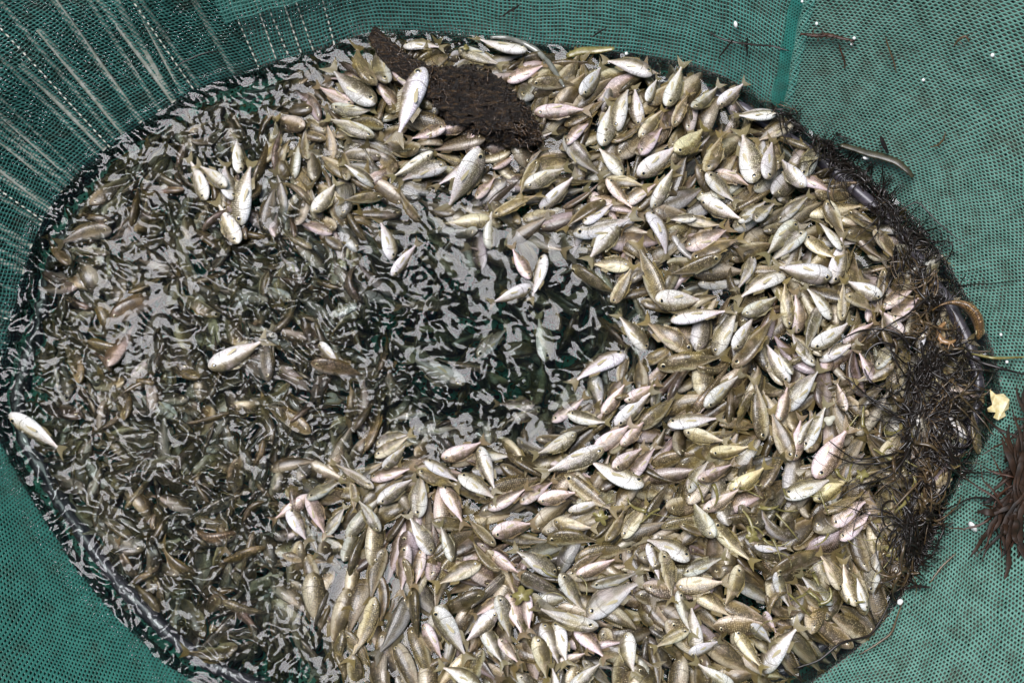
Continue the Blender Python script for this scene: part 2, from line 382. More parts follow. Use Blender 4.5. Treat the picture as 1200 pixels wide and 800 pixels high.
# brown outer layer of the doubled net, and an added dark one
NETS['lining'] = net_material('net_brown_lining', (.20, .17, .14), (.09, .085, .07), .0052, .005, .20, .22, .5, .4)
NETS['dark'] = net_material('added_dark_backing', (.012, .03, .026), (.006, .014, .012), .0052, .005, .16, .18, .5, .4)  # added sheet that darkens the openings and hides pond reflections
panel('net_backing', iC, iD, NETS['dark'], 0, off=-.012, nt=60, label='added dark sheet hiding water glints behind the pleated mesh')
panel('net_backing', iB, iC, NETS['dark'], 0, off=-.014, nt=60, label='added dark sheet hiding water glints behind the lower mesh')
panel('net_backing', iD, iA+N_C if iA < iD else iA, NETS['lining'], 0, off=-.012, nt=60, label='brownish second layer seen through the upper mesh')
panel('net_backing', iA, iB, NETS['lining'], 0, off=-.014, nt=60, label='brownish second layer seen through the mesh')
# seam strip and folded flap
panel('net_fold', idx_of(285, 82), idx_of(500, 38), NETS['top'], .004, t0=.075, off=.016, nt=60, label='loose fold of netting hanging over the upper panel')
sm = Tubes(); seam_i = iA
pts = [wall_point(seam_i-1, tt, 0, .006, .004) for tt in np.linspace(-.01, .4, 60)]
sm.add([p+np.array([.0007*math.sin(q*.9), 0, 0]) for q, p in enumerate(pts)], .0095, 10, .12)
sm.build('seam', net_material('seam_green', (.05, .30, .24), (.03, .20, .16), .0030, .0030, .2, .2), net)
for q in range(46):                                            # added pale strips behind the mesh put sunlight on pleats into colour
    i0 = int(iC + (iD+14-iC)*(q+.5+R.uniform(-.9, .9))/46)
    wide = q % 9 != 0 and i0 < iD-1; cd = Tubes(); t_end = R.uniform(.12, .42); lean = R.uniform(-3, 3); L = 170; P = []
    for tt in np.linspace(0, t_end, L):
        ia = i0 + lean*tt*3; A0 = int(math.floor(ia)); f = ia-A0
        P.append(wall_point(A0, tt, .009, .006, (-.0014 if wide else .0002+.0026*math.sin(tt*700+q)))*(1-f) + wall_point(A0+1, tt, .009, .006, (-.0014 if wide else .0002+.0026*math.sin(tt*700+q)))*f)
    cd.add(P, R.choice([.0016, .0026, .0038]) if wide else .0010, 6, .3 if wide else 1); cd.build('lit_pleat_strip', LIT_PLEAT, net)
# underwater bowl of netting
V = []; UV = []; NR = 40; ang_i = np.arange(0, N_C, 2)
for i in ang_i:
    for j in range(NR+1):
        f = j/NR; rr = 1-f*.999; dep = -.028 - .017*(1-rr**2.2)
        p = CEN + (CONT[i]-CEN)*(rr*.985); dz = .006*mnoise.noise(Vector((p[0]*9, p[1]*9, 1)))+.002*mnoise.noise(Vector((p[0]*30, p[1]*30, 5)))
        if j == 0: dep = -.026
        V.append((p[0], p[1], dep+dz)); UV.append((p[0], p[1]))
m = len(ang_i); I = np.arange(m*(NR+1)).reshape(m, NR+1); J = np.roll(I, -1, 0)
mesh_obj('net_bottom', V, np.stack([I[:, :-1], J[:, :-1], J[:, 1:], I[:, 1:]], -1).reshape(-1, 4), [NETS['bottom']], net, uv=UV)

# hoop pipe along the waterline
tb = Tubes(); P = []
for i in list(range(0, N_C, 3))+[0, 3]:
    a = CANG[i]; p = CONT[i]-RADI[i]*.024
    z = -.0135 + .0180*max(0, math.cos(a-math.radians(40)))**3 - .022*max(0, math.cos(a-math.radians(118)))
    if math.cos(a-math.radians(48)) > .8: p = p - RADI[i]*.004
    P.append((p[0], p[1], z))
tb.add(P, .0078, 14); hoop = tb.build('hoop_pipe', PIPE)
tag(hoop, 'black plastic hoop pipe running round the waterline inside the green net', 'pipe')

# ------------------------------------------------------------------ fish geometry
def fish_geo(nu, nv, slim=1.0, bend=0.0, arch=0.0, full=True, mouth=0.0):
    """length 1 along +x (snout at +.5), back +z; quads only. returns V, F, uv, material index"""
    V = []; UV = []; F = []; M = []
    us = (1-np.cos(np.linspace(0, np.pi, nu)))/2; us = .35*np.linspace(0, 1, nu)+.65*us
    ku = [0, .08, .2, .38, .58, .74, .86, .94, .985, 1]
    hd = np.interp(us, ku, [.026, .034, .078, .134, .162, .160, .132, .092, .050, .014])
    hw = np.interp(us, ku, [.010, .014, .026, .048, .063, .065, .057, .041, .023, .007])
    cz = np.interp(us, ku, [0, 0, .004, .004, 0, -.002, -.006, -.010, -.012, -.012])
    kk = np.array([.25, .5, .25])
    for arr in (hd, hw):
        a2 = arr.copy(); a2[1:-1] = kk[0]*arr[:-2]+kk[1]*arr[1:-1]+kk[2]*arr[2:]; arr[:] = a2
    hd *= slim*.94; hw *= (.75+.3*slim)
    xs = -.34 + .84*us
    for a in range(nu):
        for b in range(nv):
            th = 2*np.pi*b/nv; c, s = math.cos(th), math.sin(th)
            yy = hw[a]*np.sign(s)*abs(s)**.9; zz = hd[a]*np.sign(c)*abs(c)**1.05
            if c < 0: zz *= .96
            V.append((xs[a], yy, cz[a]+zz)); UV.append((us[a], .5+.5*c))
    for a in range(nu-1):
        for b in range(nv):
            b2 = (b+1) % nv; F.append((a*nv+b, (a+1)*nv+b, (a+1)*nv+b2, a*nv+b2)); M.append(0)
    def sheet(rows, mi=1):
        n0 = len(V); w = len(rows[0])
        for r_, row in enumerate(rows):
            for c_, p in enumerate(row): V.append(p); UV.append((r_/(len(rows)-1), c_/(w-1)))
        for r_ in range(len(rows)-1):
            for c_ in range(w-1):
                q = n0+r_*w+c_; F.append((q, q+1, q+w+1, q+w)); M.append(mi)
    na = 5 if full else 2; nc = 7 if full else 5
    rows = []
    for r_ in range(na+1):
        f = r_/na; row = []
        for c_ in range(nc):
            g = (c_/(nc-1))*2-1; spread = .030+.095*f**.8
            ln = .195*(.58+.42*abs(g)**1.2)
            row.append((-.325-ln*f, .006*math.sin(g*5+f*3)*f, g*spread*slim*1.15))
        rows.append(row)
    sheet(rows)
    nd = 9 if full else 4                                       # dorsal, anal, pectoral fins
    def hz(u): return np.interp(u, us, hd)+np.interp(u, us, cz)
    sheet([[(-.34+.84*u, 0, hz(u)-.006) for u in np.linspace(.30, .74, nd)],
           [(-.34+.84*u-.03, .010*math.sin(q*1.9), hz(u)+.042*(.7+.3*math.cos(q*1.3))*math.sin(math.pi*min(1, max(.12, (u-.22)/.6)))**.6) for q, u in enumerate(np.linspace(.30, .74, nd))]])
    sheet([[(-.34+.84*u, 0, -hz(u)*.94+.008) for u in np.linspace(.22, .42, 4)],
           [(-.34+.84*u-.04, .006*math.sin(u*40), -hz(u)*.94-.032) for u in np.linspace(.22, .42, 4)]])
    if full:
        for sg in (-1, 1):
            sheet([[(.20, sg*.065, -.034), (.20, sg*.064, -.046)], [(.12, sg*.078, -.030), (.12, sg*.070, -.070)], [(.045, sg*.082, -.045), (.05, sg*.072, -.085)], [(.01, sg*.080, -.06), (.02, sg*.074, -.082)]], 4)
    for sg in (-1, 1):                                          # eyes: domes of iris and pupil
        ex, ez = .405, .016; ey = float(np.interp((ex+.34)/.84, us, hw))*.90*sg
        ns = 8 if full else 5; rings = ([(.044, -.3), (.040, .4), (.027, .9), (.026, .95), (.012, 1.15), (.001, 1.2)] if full else [(.030, 0), (.017, .95), (.001, 1.2)])
        n0 = len(V)
        for (rr, hh) in rings:
            for b in range(ns):
                th = 2*np.pi*b/ns; V.append((ex+rr*math.cos(th)*slim**.3, ey+sg*hh*.010, ez+rr*math.sin(th))); UV.append((.9, .5))
        for q in range(len(rings)-1):
            for b in range(ns):
                F.append((n0+q*ns+b, n0+q*ns+(b+1) % ns, n0+(q+1)*ns+(b+1) % ns, n0+(q+1)*ns+b)); M.append(3 if q >= (2 if full else 1) else 2)
    V = np.array(V, float)
    # bend the body about z (side to side) and arch it about y
    x = V[:, 0].copy(); s = x+.0
    if abs(bend) > 1e-4:
        ka = bend*(1+.5*np.sign(-s)*0); ang = ka*s; Rr = 1/ka
        y0 = V[:, 1].copy(); V[:, 0] = Rr*np.sin(ang)-y0*np.sin(ang); V[:, 1] = Rr*(1-np.cos(ang))+y0*np.cos(ang) - .06*bend*.5
    if abs(arch) > 1e-4:
        ang = arch*V[:, 0]; Rr = 1/arch; z0 = V[:, 2].copy()
        V[:, 0], V[:, 2] = Rr*np.sin(ang)-z0*np.sin(ang), Rr*(1-np.cos(ang))+z0*np.cos(ang)
    return V, np.array(F), np.array(UV), np.array(M)
VARS = [(1.0, 0, 0), (1.0, .5, .1), (1.0, -.5, -.1), (.92, .9, .2), (.92, -.9, -.15), (1.08, .25, -.35), (1.08, -.25, .3), (.85, .1, .5),
        (.85, -.6, .3), (.95, 1.5, .1), (.95, -1.5, 0), (1.12, 0, -.1), (.8, .3, .7), (.8, -.2, -.7), (.80, .12, .1), (.9, 2.6, .1), (.9, -2.6, .1)]
HI = [fish_geo(26, 16, *v) for v in VARS]; LO = [fish_geo(14, 10, *v, full=False) for v in VARS]
def pose(L, hd, pitch, roll):
    """roll 0 = back up, +-90 = lying on a flank"""
    return Matrix.Rotation(hd, 3, 'Z') @ Matrix.Rotation(-pitch, 3, 'Y') @ Matrix.Rotation(roll, 3, 'X')

# ------------------------------------------------------------------ annotated fish: tail x,y  head x,y  tone [, options]
# tones: W white silver, S grey silver, P pinkish, G golden, B olive brown back up, D dark seen from above
FX = """466 178 497 92 X
522 60 474 54 W|553 43 616 68 W|591 82 538 58 S|438 49 453 108 S|414 50 437 112 B|384 80 440 130 S|443 134 390 131 S|380 140 438 166 S|441 102 468 128 P|450 78 490 108 P|476 166 524 157 P|504 164 550 148 P|551 156 557 194 P|370 104 414 125 P
704 70 763 90 W|708 76 680 122 W|737 98 719 158 W|742 102 748 149 W|716 122 706 176 S|801 74 781 130 S|846 98 810 133 S|779 127 749 165 G|773 155 748 186 P|830 148 791 188 Y|796 174 748 210 W|706 214 659 166 S n|698 172 729 208 W|692 134 628 134 P|695 141 669 168 P|680 104 624 103 B|642 78 596 98 P|757 146 718 174 B|847 158 830 198 B|806 112 788 152 B|768 98 756 126 W
678 207 633 244 W|668 198 616 224 S|790 198 764 246 S|764 221 733 242 P|760 225 706 210 G|738 246 710 216 P|748 262 674 279 W n|722 238 690 262 W|656 275 706 238 B|687 311 723 266 W|689 310 727 314 G|784 308 763 250 W|729 350 669 315 D|742 314 722 350 B|743 288 775 358 B|622 356 639 302 W|573 358 622 338 W|602 296 620 328 P|872 267 821 236 W|858 239 825 210 S|850 271 800 256 G|870 283 810 304 B|780 258 808 258 S|776 328 842 309 B n|830 352 766 358 W|857 366 786 378 W|856 272 804 294 P
856 134 934 138 W a|883 168 928 142 G|869 150 882 218 S|906 160 894 218 W|965 161 936 212 S|914 190 938 226 W|868 103 842 124 W|856 142 896 140 W|882 223 836 204 P|846 158 826 208 B|949 230 911 260 S|978 230 940 214 P|902 233 864 266 W|910 236 878 266 S
892 308 932 262 S|896 312 940 276 S|991 281 965 240 G|956 256 977 290 W|986 275 976 334 W|974 307 940 280 G|902 314 970 330 W|858 356 917 322 W|861 347 884 302 S|916 328 921 386 G|940 336 973 374 W|984 332 1020 348 W|984 330 984 378 B n|907 353 870 374 S|864 361 836 416 S|884 370 857 413 W|908 370 860 432 B|938 425 959 361 S n|921 388 947 434 S n|998 378 950 412 W|928 343 936 392 P|1034 282 998 255 B|1052 308 1020 274 B|1028 368 1032 326 B n|1028 368 994 354 B|1030 368 1056 398 P|1028 370 1042 414 B n|1026 377 988 406 P|1075 336 1038 358 P|1074 350 1042 378 P|1084 380 1074 404 W|1048 405 1022 434 S|1004 402 960 422 W|1000 412 1018 442 P|1006 448 1044 430 B
993 498 952 560 P|978 446 986 476 P|996 559 952 586 Y|1031 552 1004 567 B|1010 502 1027 544 B|1056 501 1028 544 B|1138 472 1150 530 B|1098 468 1128 506 W|1146 464 1112 456 P|1118 545 1096 574 B
869 438 823 480 W|881 444 893 516 G|893 397 920 450 W|961 430 920 480 S|920 459 910 496 P|898 480 924 540 B|937 488 928 540 P|952 486 934 515 W n|968 472 940 527 S|852 521 800 508 G|846 491 782 499 W|882 525 830 534 Y|858 508 875 468 B|908 412 922 436 S
666 450 729 413 W|706 485 697 445 W|721 367 758 410 S|750 376 807 416 B n|853 421 771 431 B|813 438 816 464 S u|716 500 665 487 S|767 458 721 500 W|796 463 750 503 B|735 449 706 487 P|773 450 732 474 P|690 464 648 494 P|733 504 698 528 P|752 498 728 524 P|632 558 706 528 S|624 538 675 512 S
452 492 499 482 W u|543 500 489 502 P u|485 509 441 536 G|485 506 450 518 S|489 558 444 590 S|495 548 490 606 S|489 550 443 560 P|474 524 450 554 S|543 568 500 542 W|541 573 498 556 B|546 618 520 570 P|571 518 520 540 P|582 582 562 526 W|579 584 540 558 W|387 538 441 574 W n|405 562 362 588 S|384 632 368 592 P|318 612 354 588 P|362 638 344 606 W|417 604 415 574 B|424 590 446 622 S|386 556 366 542 W u|418 494 436 512 P u|408 592 388 620 S|478 602 502 642 S
652 562 610 590 P|622 572 580 594 P|682 538 750 573 W|680 577 641 585 P|722 607 661 560 G n|712 586 676 598 W|628 612 578 626 P|700 623 648 612 G|707 635 642 629 B|544 604 580 640 B|516 612 528 648 S|598 643 652 674 S|508 688 562 660 G|556 638 582 672 B|606 672 574 648 P|550 775 511 712 W|552 724 584 704 P|550 748 582 716 W|591 782 564 732 S|600 754 588 708 S|614 750 600 706 P|620 744 616 705 P|622 710 699 738 W n|654 775 637 730 S|664 782 650 728 W|685 720 656 673 S|754 677 687 718 S|752 671 694 688 W n|716 658 676 675 P|702 650 670 668 B|704 766 675 736 P|690 764 662 774 P|646 776 652 812 W|708 772 670 806 S|522 781 564 804 W|516 768 498 732 P|641 794 629 746 G|610 780 590 755 P|488 692 494 654 P|484 700 478 664 B|470 700 478 640 P
806 704 816 764 W|806 738 793 694 S|852 683 792 688 G|840 656 800 672 S|882 665 832 614 G|850 710 866 664 G|774 686 762 648 W|787 708 776 646 G n|936 727 892 786 W|893 788 860 738 G|906 756 882 736 W|910 746 894 722 P|741 794 732 742 W|771 756 804 738 G|844 750 814 763 W|808 774 852 802 W|926 718 902 670 S|898 724 912 686 B c|925 644 890 642 W|984 645 900 669 B|878 592 931 642 W A|977 561 918 584 W|1015 584 972 614 P|1021 597 990 626 P|1010 580 964 602 B|1024 636 1020 694 S|960 654 986 690 G|984 654 996 698 G|1000 672 1010 706 W|928 672 966 702 S|930 686 964 712 B|1022 606 1052 638 G
808 582 828 624 S|860 578 824 600 P|834 628 794 618 B|750 627 807 655 W|755 595 728 630 G|734 593 716 628 B|899 547 856 577 Y|832 537 802 578 W n|862 543 816 566 P|770 520 738 560 P|758 522 724 547 P
520 252 566 186 W|508 226 560 190 W|456 214 508 186 S|462 214 524 200 S|636 229 578 254 B|578 212 558 236 P|606 236 626 198 B|400 195 440 220 S|404 240 448 232 B|470 232 492 262 B
222 184 244 236 W|232 194 272 228 W|262 190 274 240 W|296 188 281 264 W|278 158 282 204 W|254 234 282 288 W|152 194 122 250 G u|332 226 338 268 S u|392 222 370 252 W|94 272 120 310 W u|316 398 248 432 W|80 532 15 487 W|154 456 206 490 S u|178 294 192 314 P u|205 340 256 370 B u|368 372 412 358 W u|396 428 375 404 W|282 376 322 396 P u|104 460 138 474 P u|268 464 298 484 B u|446 256 462 304 W|492 284 460 324 W|596 380 566 410 S u|630 364 642 420 S u|640 338 658 386 D u|502 418 566 432 D u|578 472 626 474 P u|588 498 624 482 P u|476 418 542 450 S u|60 420 78 470 P u|150 310 172 352 B u|120 500 150 540 B u|210 600 262 620 B u|300 330 340 352 S u|330 300 352 330 P u|400 300 430 320 B u|180 420 150 446 P u"""
TONES = {'W': ((1.0, .995, .985), .375, (92, 128)), 'S': ((.92, .94, .90), .545, (76, 100)), 'P': ((1.04, .90, .90), .50, (82, 108)),
         'G': ((1.02, .95, .72), .56, (72, 98)), 'Y': ((1.0, .94, .58), .38, (88, 110)), 'B': ((.97, .88, .66), .69, (35, 70)), 'D': ((.75, .70, .55), .76, (10, 35)),
         'X': ((1.0, 1.0, 1.04), .20, (97, 97))}
ANN = []
for line in FX.split('\n'):
    for e in line.split('|'):
        w = e.split(); x0, y0, x1, y1 = map(float, w[:4]); ANN.append((x0, y0, x1, y1, w[4], w[5] if len(w) > 5 else ''))
aP = np.array([[(a[0]+a[2])/2, (a[1]+a[3])/2] for a in ANN])
aA = np.array([math.atan2(-(a[3]-a[1]), a[2]-a[0]) for a in ANN])      # heading in the ground plane
def field(px, py):
    d2 = ((aP-np.array([px, py]))**2).sum(1); w = np.exp(-d2/(2*45**2))+1e-9
    return math.atan2((w*np.sin(aA)).sum(), (w*np.cos(aA)).sum())

# ------------------------------------------------------------------ piling: a height map onto which fish are dropped
RES = .002; GX0, GY0 = -.66, -.50; NXg, NYg = 660, 560
gx = GX0+RES*np.arange(NXg); gy = GY0+RES*np.arange(NYg); GXm, GYm = np.meshgrid(gx, gy)
pxm, pym = 600+GXm*1000, 400-GYm*1000*_c
TGT = zsample(GT, pxm, pym)+.004*vnoise(GXm*16, GYm*16, 11)
RR = rel_r(GXm, GYm); INSIDE = RR < .955
rim = np.clip((RR-.86)/.1, 0, 1); TGT = TGT-.006*rim
BASE = TGT-.022; H = BASE.copy(); OWN = np.full(H.shape, -1, int)
FISH = []
def drop(x, y, L, hd, roll, slim, pct, zlim=None, pj=.12, annotated=None, var=0, lift=0.0, zfix=None):
    sr, cr = abs(math.sin(roll)), abs(math.cos(roll))
    hwid = L*slim*(.155*sr+.085*cr); hh = L*(.066*sr+.155*cr*slim)
    r = L*.5; i0, i1 = int((x-r-GX0)/RES), int((x+r-GX0)/RES)+2; j0, j1 = int((y-r-GY0)/RES), int((y+r-GY0)/RES)+2
    i0, j0 = max(i0, 0), max(j0, 0); sx, sy = slice(i0, i1), slice(j0, j1)
    dx, dy = GXm[sy, sx]-x, GYm[sy, sx]-y
    if dx.size == 0: return None
    u = (dx*math.cos(hd)+dy*math.sin(hd))/(L*.5); v = (-dx*math.sin(hd)+dy*math.cos(hd))
    prof = np.clip(1-np.abs(u-.12)**2.2/(1.0), 0, 1)**.9; wv = hwid*prof+1e-6; m = (np.abs(v) < wv) & (np.abs(u) < .98)
    if m.sum() < 12: return None
    Hs = H[sy, sx][m]; uu = u[m]
    zc = np.percentile(Hs, pct)+hh*.72+lift
    fr, bk = Hs[uu > .15], Hs[uu < -.15]
    pitch = 0.0
    if len(fr) > 3 and len(bk) > 3: pitch = math.atan2(np.percentile(fr, 70)-np.percentile(bk, 70), L*.5)*.8
    pitch = max(-.36, min(.36, pitch+rng.normal(0, pj)))
    if zlim is not None: zc = min(zc, zlim)
    if zfix is not None: zc = zfix; pitch = rng.normal(0, .05)
    top = zc+math.sin(pitch)*u*L*.5+hh*prof*np.sqrt(np.clip(1-(v/wv)**2, 0, 1))
    up = m & (top > H[sy, sx]); fid = len(FISH)
    H[sy, sx] = np.where(up, top, H[sy, sx]); OWN[sy, sx] = np.where(up, fid, OWN[sy, sx])
    FISH.append(dict(x=x, y=y, z=zc, L=L, hd=hd, pitch=pitch, roll=roll, var=var, slim=slim, ann=annotated)); return fid
def zone_at(px, py):
    gx_, gy_ = int(min(23, max(0, px//50))), int(min(16, max(0, py//50))); return ZONES[gy_][gx_]
PEN = np.zeros(H.shape); ok = INSIDE.copy(); ok[:, :15] = 0; ok[:, -15:] = 0
for it in range(7500):
    # choose among random spots the one with the largest deficit
    jj = rng.integers(20, NYg-20, 28); ii = rng.integers(20, NXg-20, 28)
    d = np.where(ok[jj, ii], TGT[jj, ii]-.0055-H[jj, ii]-PEN[jj, ii], -1); q = int(np.argmax(d))
    if d[q] < .0025: continue
    x, y = gx[ii[q]], gy[jj[q]]; px, py = 600+x*1000, 400-y*1000*_c; z = zone_at(px, py)
    if z == 'C' and rng.random() < .86: continue
    if z == 'N' and rng.random() < .90: continue
    if z in 'LCN':
        hd = field(px, py)+rng.normal(0, 1.0); roll = math.radians(rng.uniform(0, 60) if rng.random() < .62 else rng.uniform(60, 110))*rng.choice([-1, 1]); zl = -.0115+rng.normal(0, .0035)+(.008 if rng.random() < .12 else 0)
    else:
        hd = field(px, py)+rng.normal(0, .55); roll = math.radians(rng.uniform(55, 118) if rng.random() < .8 else rng.uniform(0, 50))*rng.choice([-1, 1]); zl = TGT[jj[q], ii[q]]+.002
    L = rng.uniform(.050, .080)
    if z in 'HT': L *= 1.07
    var = int(rng.choice(len(VARS), p=np.array([3, 3, 3, 2, 2, 3, 3, 2, 2, 1, 1, 3, 1, 1, .6, .4, .4])/32.4*1.0 if False else None))
    drop(x, y, L, hd, roll, VARS[var][0], 45, zl-.002, var=var)
    mm = ((GXm[jj[q]-8:jj[q]+9, ii[q]-8:ii[q]+9]-x)**2+(GYm[jj[q]-8:jj[q]+9, ii[q]-8:ii[q]+9]-y)**2) < .011**2
    PEN[jj[q]-8:jj[q]+9, ii[q]-8:ii[q]+9] += mm*.0035
N_FILL = len(FISH)
order = list(range(len(ANN))); R.shuffle(order)
order.sort(key=lambda i: {'D': 0, 'B': 1, 'P': 2, 'S': 2, 'G': 2, 'Y': 3, 'W': 3, 'X': 9}[ANN[i][4]] + R.uniform(0, 2.2) - (3 if ANN[i][5] == 'u' else 0))
for i in order:
    x0, y0, x1, y1, tone, opt = ANN[i]; mx, my = (x0+x1)/2, (y0+y1)/2
    zt = float(zsample(GT, np.array([mx]), np.array([my]))[0])
    zt = max(zt, -.004); a, b = at(x0, y0, zt), at(x1, y1, zt); c = (a+b)/2
    L = float(np.hypot(*(b-a)[:2])); hd = math.atan2(b[1]-a[1], b[0]-a[0])
    L *= 1.06; Lr = max(L, .040)
    if L < .050: Lr = min(.056, L*1.25); c = b - (b-a)/max(L, 1e-6)*Lr/2 if R.random() < .5 else a+(b-a)/max(L, 1e-6)*Lr/2
    rr = TONES[tone][2]; roll = math.radians(R.uniform(*rr))*R.choice([-1, 1])
    if opt == 'n': var = R.choice([8, 7, 12, 3, 4]); roll = math.copysign(math.radians(R.uniform(40, 75)), roll)
    elif opt in ('a', 'A'): var = 15 if opt == 'A' else 9; roll = math.radians(-25)
    elif opt == 'c': var = 16; roll = math.radians(20)
    else: var = R.choice([0, 1, 2, 3, 4, 5, 6, 11, 0, 1, 2, 5, 6, 11])
    if opt in ('a',): var = 10; roll = math.radians(40)
    if tone == 'X': var = 14; roll = math.radians(-97)
    if opt == 'u': drop(c[0], c[1], Lr, hd, roll, VARS[var][0], 50, None, .05, i, var, zfix=-.0085-R.uniform(0, .004))
    elif tone == 'X': drop(c[0], c[1], Lr, hd, roll, .85, 85, None, .0, i, var, lift=.006)
    elif L < .001: pass
    else:
        exposed = tone in 'WY'; wet = zone_at(mx, my) in 'LC'
        drop(c[0], c[1], Lr, hd, roll, VARS[var][0], 62, (.004 if wet else max(zt, .0)+.013), .10, i, var, zfix=(.0008 if wet else None))
vis = np.bincount(OWN[OWN >= 0].ravel(), minlength=len(FISH))
# curled brown fish by the weed, placed by hand
# ---- the many beneath as one object
cV, cF, cU, cM, cC = [], [], [], [], []; nn = 0
for k in range(N_FILL):
    if vis[k] < 5: continue
    f = FISH[k]; V, F, U, M = LO[f['var']]
    Rm = np.array(pose(1, f['hd'], f['pitch'], f['roll'])); sv = np.array([1, rng.uniform(.85, 1.2), rng.uniform(.84, 1.16)]); W = (V*f['L']*sv)@Rm.T+np.array([f['x'], f['y'], f['z']])
    cV.append(W); cF.append(F+nn); cU.append(U); cM.append(M); nn += len(V)
    q = rng.random(); tn = TONES['S'] if q < .16 else TONES['P'] if q < .34 else TONES['G'] if q < .58 else TONES['B']
    if zone_at(600+f['x']*1000, 400-f['y']*1000*_c) == 'T' and q > .22: tn = TONES['B'] if q > .5 else TONES['G']
    if zone_at(600+f['x']*1000, 400-f['y']*1000*_c) in 'LCN': tn = TONES['B'] if q < .6 else TONES['P'] if q < .75 else TONES['S']
    j = rng.uniform(.36, .85); col = np.array([tn[0][0]*j, tn[0][1]*j*rng.uniform(.95, 1.02), tn[0][2]*j*rng.uniform(.88, 1.04), min(1, tn[1]+rng.normal(0, .06))])  # darker tint puts the shade of the gaps into the fish beneath
    if zone_at(600+f['x']*1000, 400-f['y']*1000*_c) in 'LCN': col[:3] *= np.array([.88, .82, .70])
    cC.append(np.tile(col, (len(V), 1)))
many = mesh_obj('heaped_fish', np.concatenate(cV), np.concatenate(cF), [FISH_A, FIN_A, EYE_R, EYE_P], None, np.concatenate(cU), np.concatenate(cM), True, np.concatenate(cC))
tag(many, 'countless small brown and silver fish packed under and between the larger ones in the net', 'fish', 'small fish packed in the net', 'stuff')
print('filler fish', len(cV), 'of', N_FILL, 'annotated', len(ANN))

# ---- labels for individual fish
MARKS = [("the dark weed clump", 545, 120), ("the bright slim fish", 482, 135), ("the upper net edge", 690, 60), ("the upper net corner", 415, 80),
 ("the black pipe", 950, 185), ("the touching white pair", 612, 338), ("the open water", 560, 420), ("the black weed tangle", 1085, 430), ("the curled brown fish", 1125, 350),
 ("the yellow leaf scrap", 1168, 472), ("the big arched fish", 905, 615), ("the small olive leaf", 1046, 640), ("the ring bubble", 483, 484), ("the crossed white fish pair", 697, 432),
 ("the puddle-ringed pink fish", 661, 582), ("the group of white fish", 265, 220), ("the lone white fish", 283, 415), ("the leftmost pale fish", 45, 508),
 ("the lower net corner", 950, 760), ("the lower heap edge", 620, 770), ("the left heap edge", 400, 640), ("the heaped olive leaf", 612, 697),
 ("the yellow bright fish", 812, 168), ("the broad grey fish", 876, 184), ("the star of tails", 1029, 368), ("the deep head-down fish", 887, 480), ("the murky shallows", 150, 380)]
TN = {'W': 'white-bellied silver', 'S': 'speckled grey silver', 'P': 'pinkish', 'G': 'golden olive', 'Y': 'yellow-tinged bright', 'B': 'brown-backed', 'D': 'dark brown', 'X': 'bright slim silver'}
def bearing(dx, dy):
    a = math.degrees(math.atan2(-dy, dx)) % 360; return int(((a+22.5) % 360)//45)
HDW = ['heading right', 'heading up-right', 'heading up', 'heading up-left', 'heading left', 'heading down-left', 'heading down', 'heading down-right']
POW = ['right of', 'above and right of', 'above', 'above and left of', 'left of', 'below and left of', 'below', 'below and right of']
SPECIAL = {(466, 178): 'slim bright silver fish with a black eye and dark forked tail beside the weed clump',
 (666, 450): 'large white fish lying across another beside open water, head up and right',
 (316, 398): 'lone white fish on its side at the surface of the dark murky water', (80, 532): 'pale fish at the wet rim of the net, farthest to the left of all fish',
 (878, 592): 'big arched fish bent like a bow over others near the lower right of the heap', (680, 577): 'plump pink fish ringed by its own puddle in the heap',
 (622, 356): 'upright white fish of the pair touching in open water', (573, 358): 'level white fish of the pair touching in open water',
 (296, 188): 'largest of the white fish grouped in the murky water, pink along its back', (656, 275): 'brown-backed fish in the ripples just above the open water',
 (898, 724): 'brown fish curled into a hook near the lower right corner of the heap'}
labels = {}; 
for i, (x0, y0, x1, y1, tone, opt) in enumerate(ANN):
    if (int(x0), int(y0)) in SPECIAL: labels[i] = SPECIAL[(int(x0), int(y0))]; continue
    mx, my = (x0+x1)/2, (y0+y1)/2; ds = [(math.hypot(mx-a, my-b), nme, a, b) for nme, a, b in MARKS]; dd, nme, a, b = min(ds)
    near = 'just ' if dd < 34 else ''
    labels[i] = f"{'submerged ' if opt == 'u' else ''}{TN[tone]} fish {HDW[bearing(x1-x0, y1-y0)]}, {near}{POW[bearing(mx-a, my-b)]} {nme}"
byl = {}
for i, l in labels.items(): byl.setdefault(l, []).append(i)
for l, ii in byl.items():
    if len(ii) < 2: continue
    ys = [ANN[i][1]+ANN[i][3] for i in ii]; xs = [ANN[i][0]+ANN[i][2] for i in ii]
    vert = (max(ys)-min(ys)) >= (max(xs)-min(xs)); ii = sorted(ii, key=lambda i: (ANN[i][1]+ANN[i][3]) if vert else (ANN[i][0]+ANN[i][2]))
    names = {2: ['higher', 'lower'] if vert else ['left', 'right'], 3: ['highest', 'middle', 'lowest'] if vert else ['leftmost', 'middle', 'rightmost']}.get(len(ii))
    for k, i in enumerate(ii):
        labels[i] = (names[k] if names else ['first', 'second', 'third', 'fourth', 'fifth', 'sixth'][k] + (' highest' if vert else ' from left'))+' '+labels[i]
for i in labels:
    w = labels[i].split()
    if len(w) > 16: print('LONG', labels[i])
    if len(w) > 16: labels[i] = ' '.join(w[:16])
HI_ME = {}
def hi_mesh(var):
    if var not in HI_ME:
        V, F, U, M = HI[var]; o = mesh_obj('fish', V, F, [FISH_M, FIN_M, EYE_R, EYE_P, PEC_M], None, U, M); HI_ME[var] = o.data; bpy.data.objects.remove(o)
    return HI_ME[var]
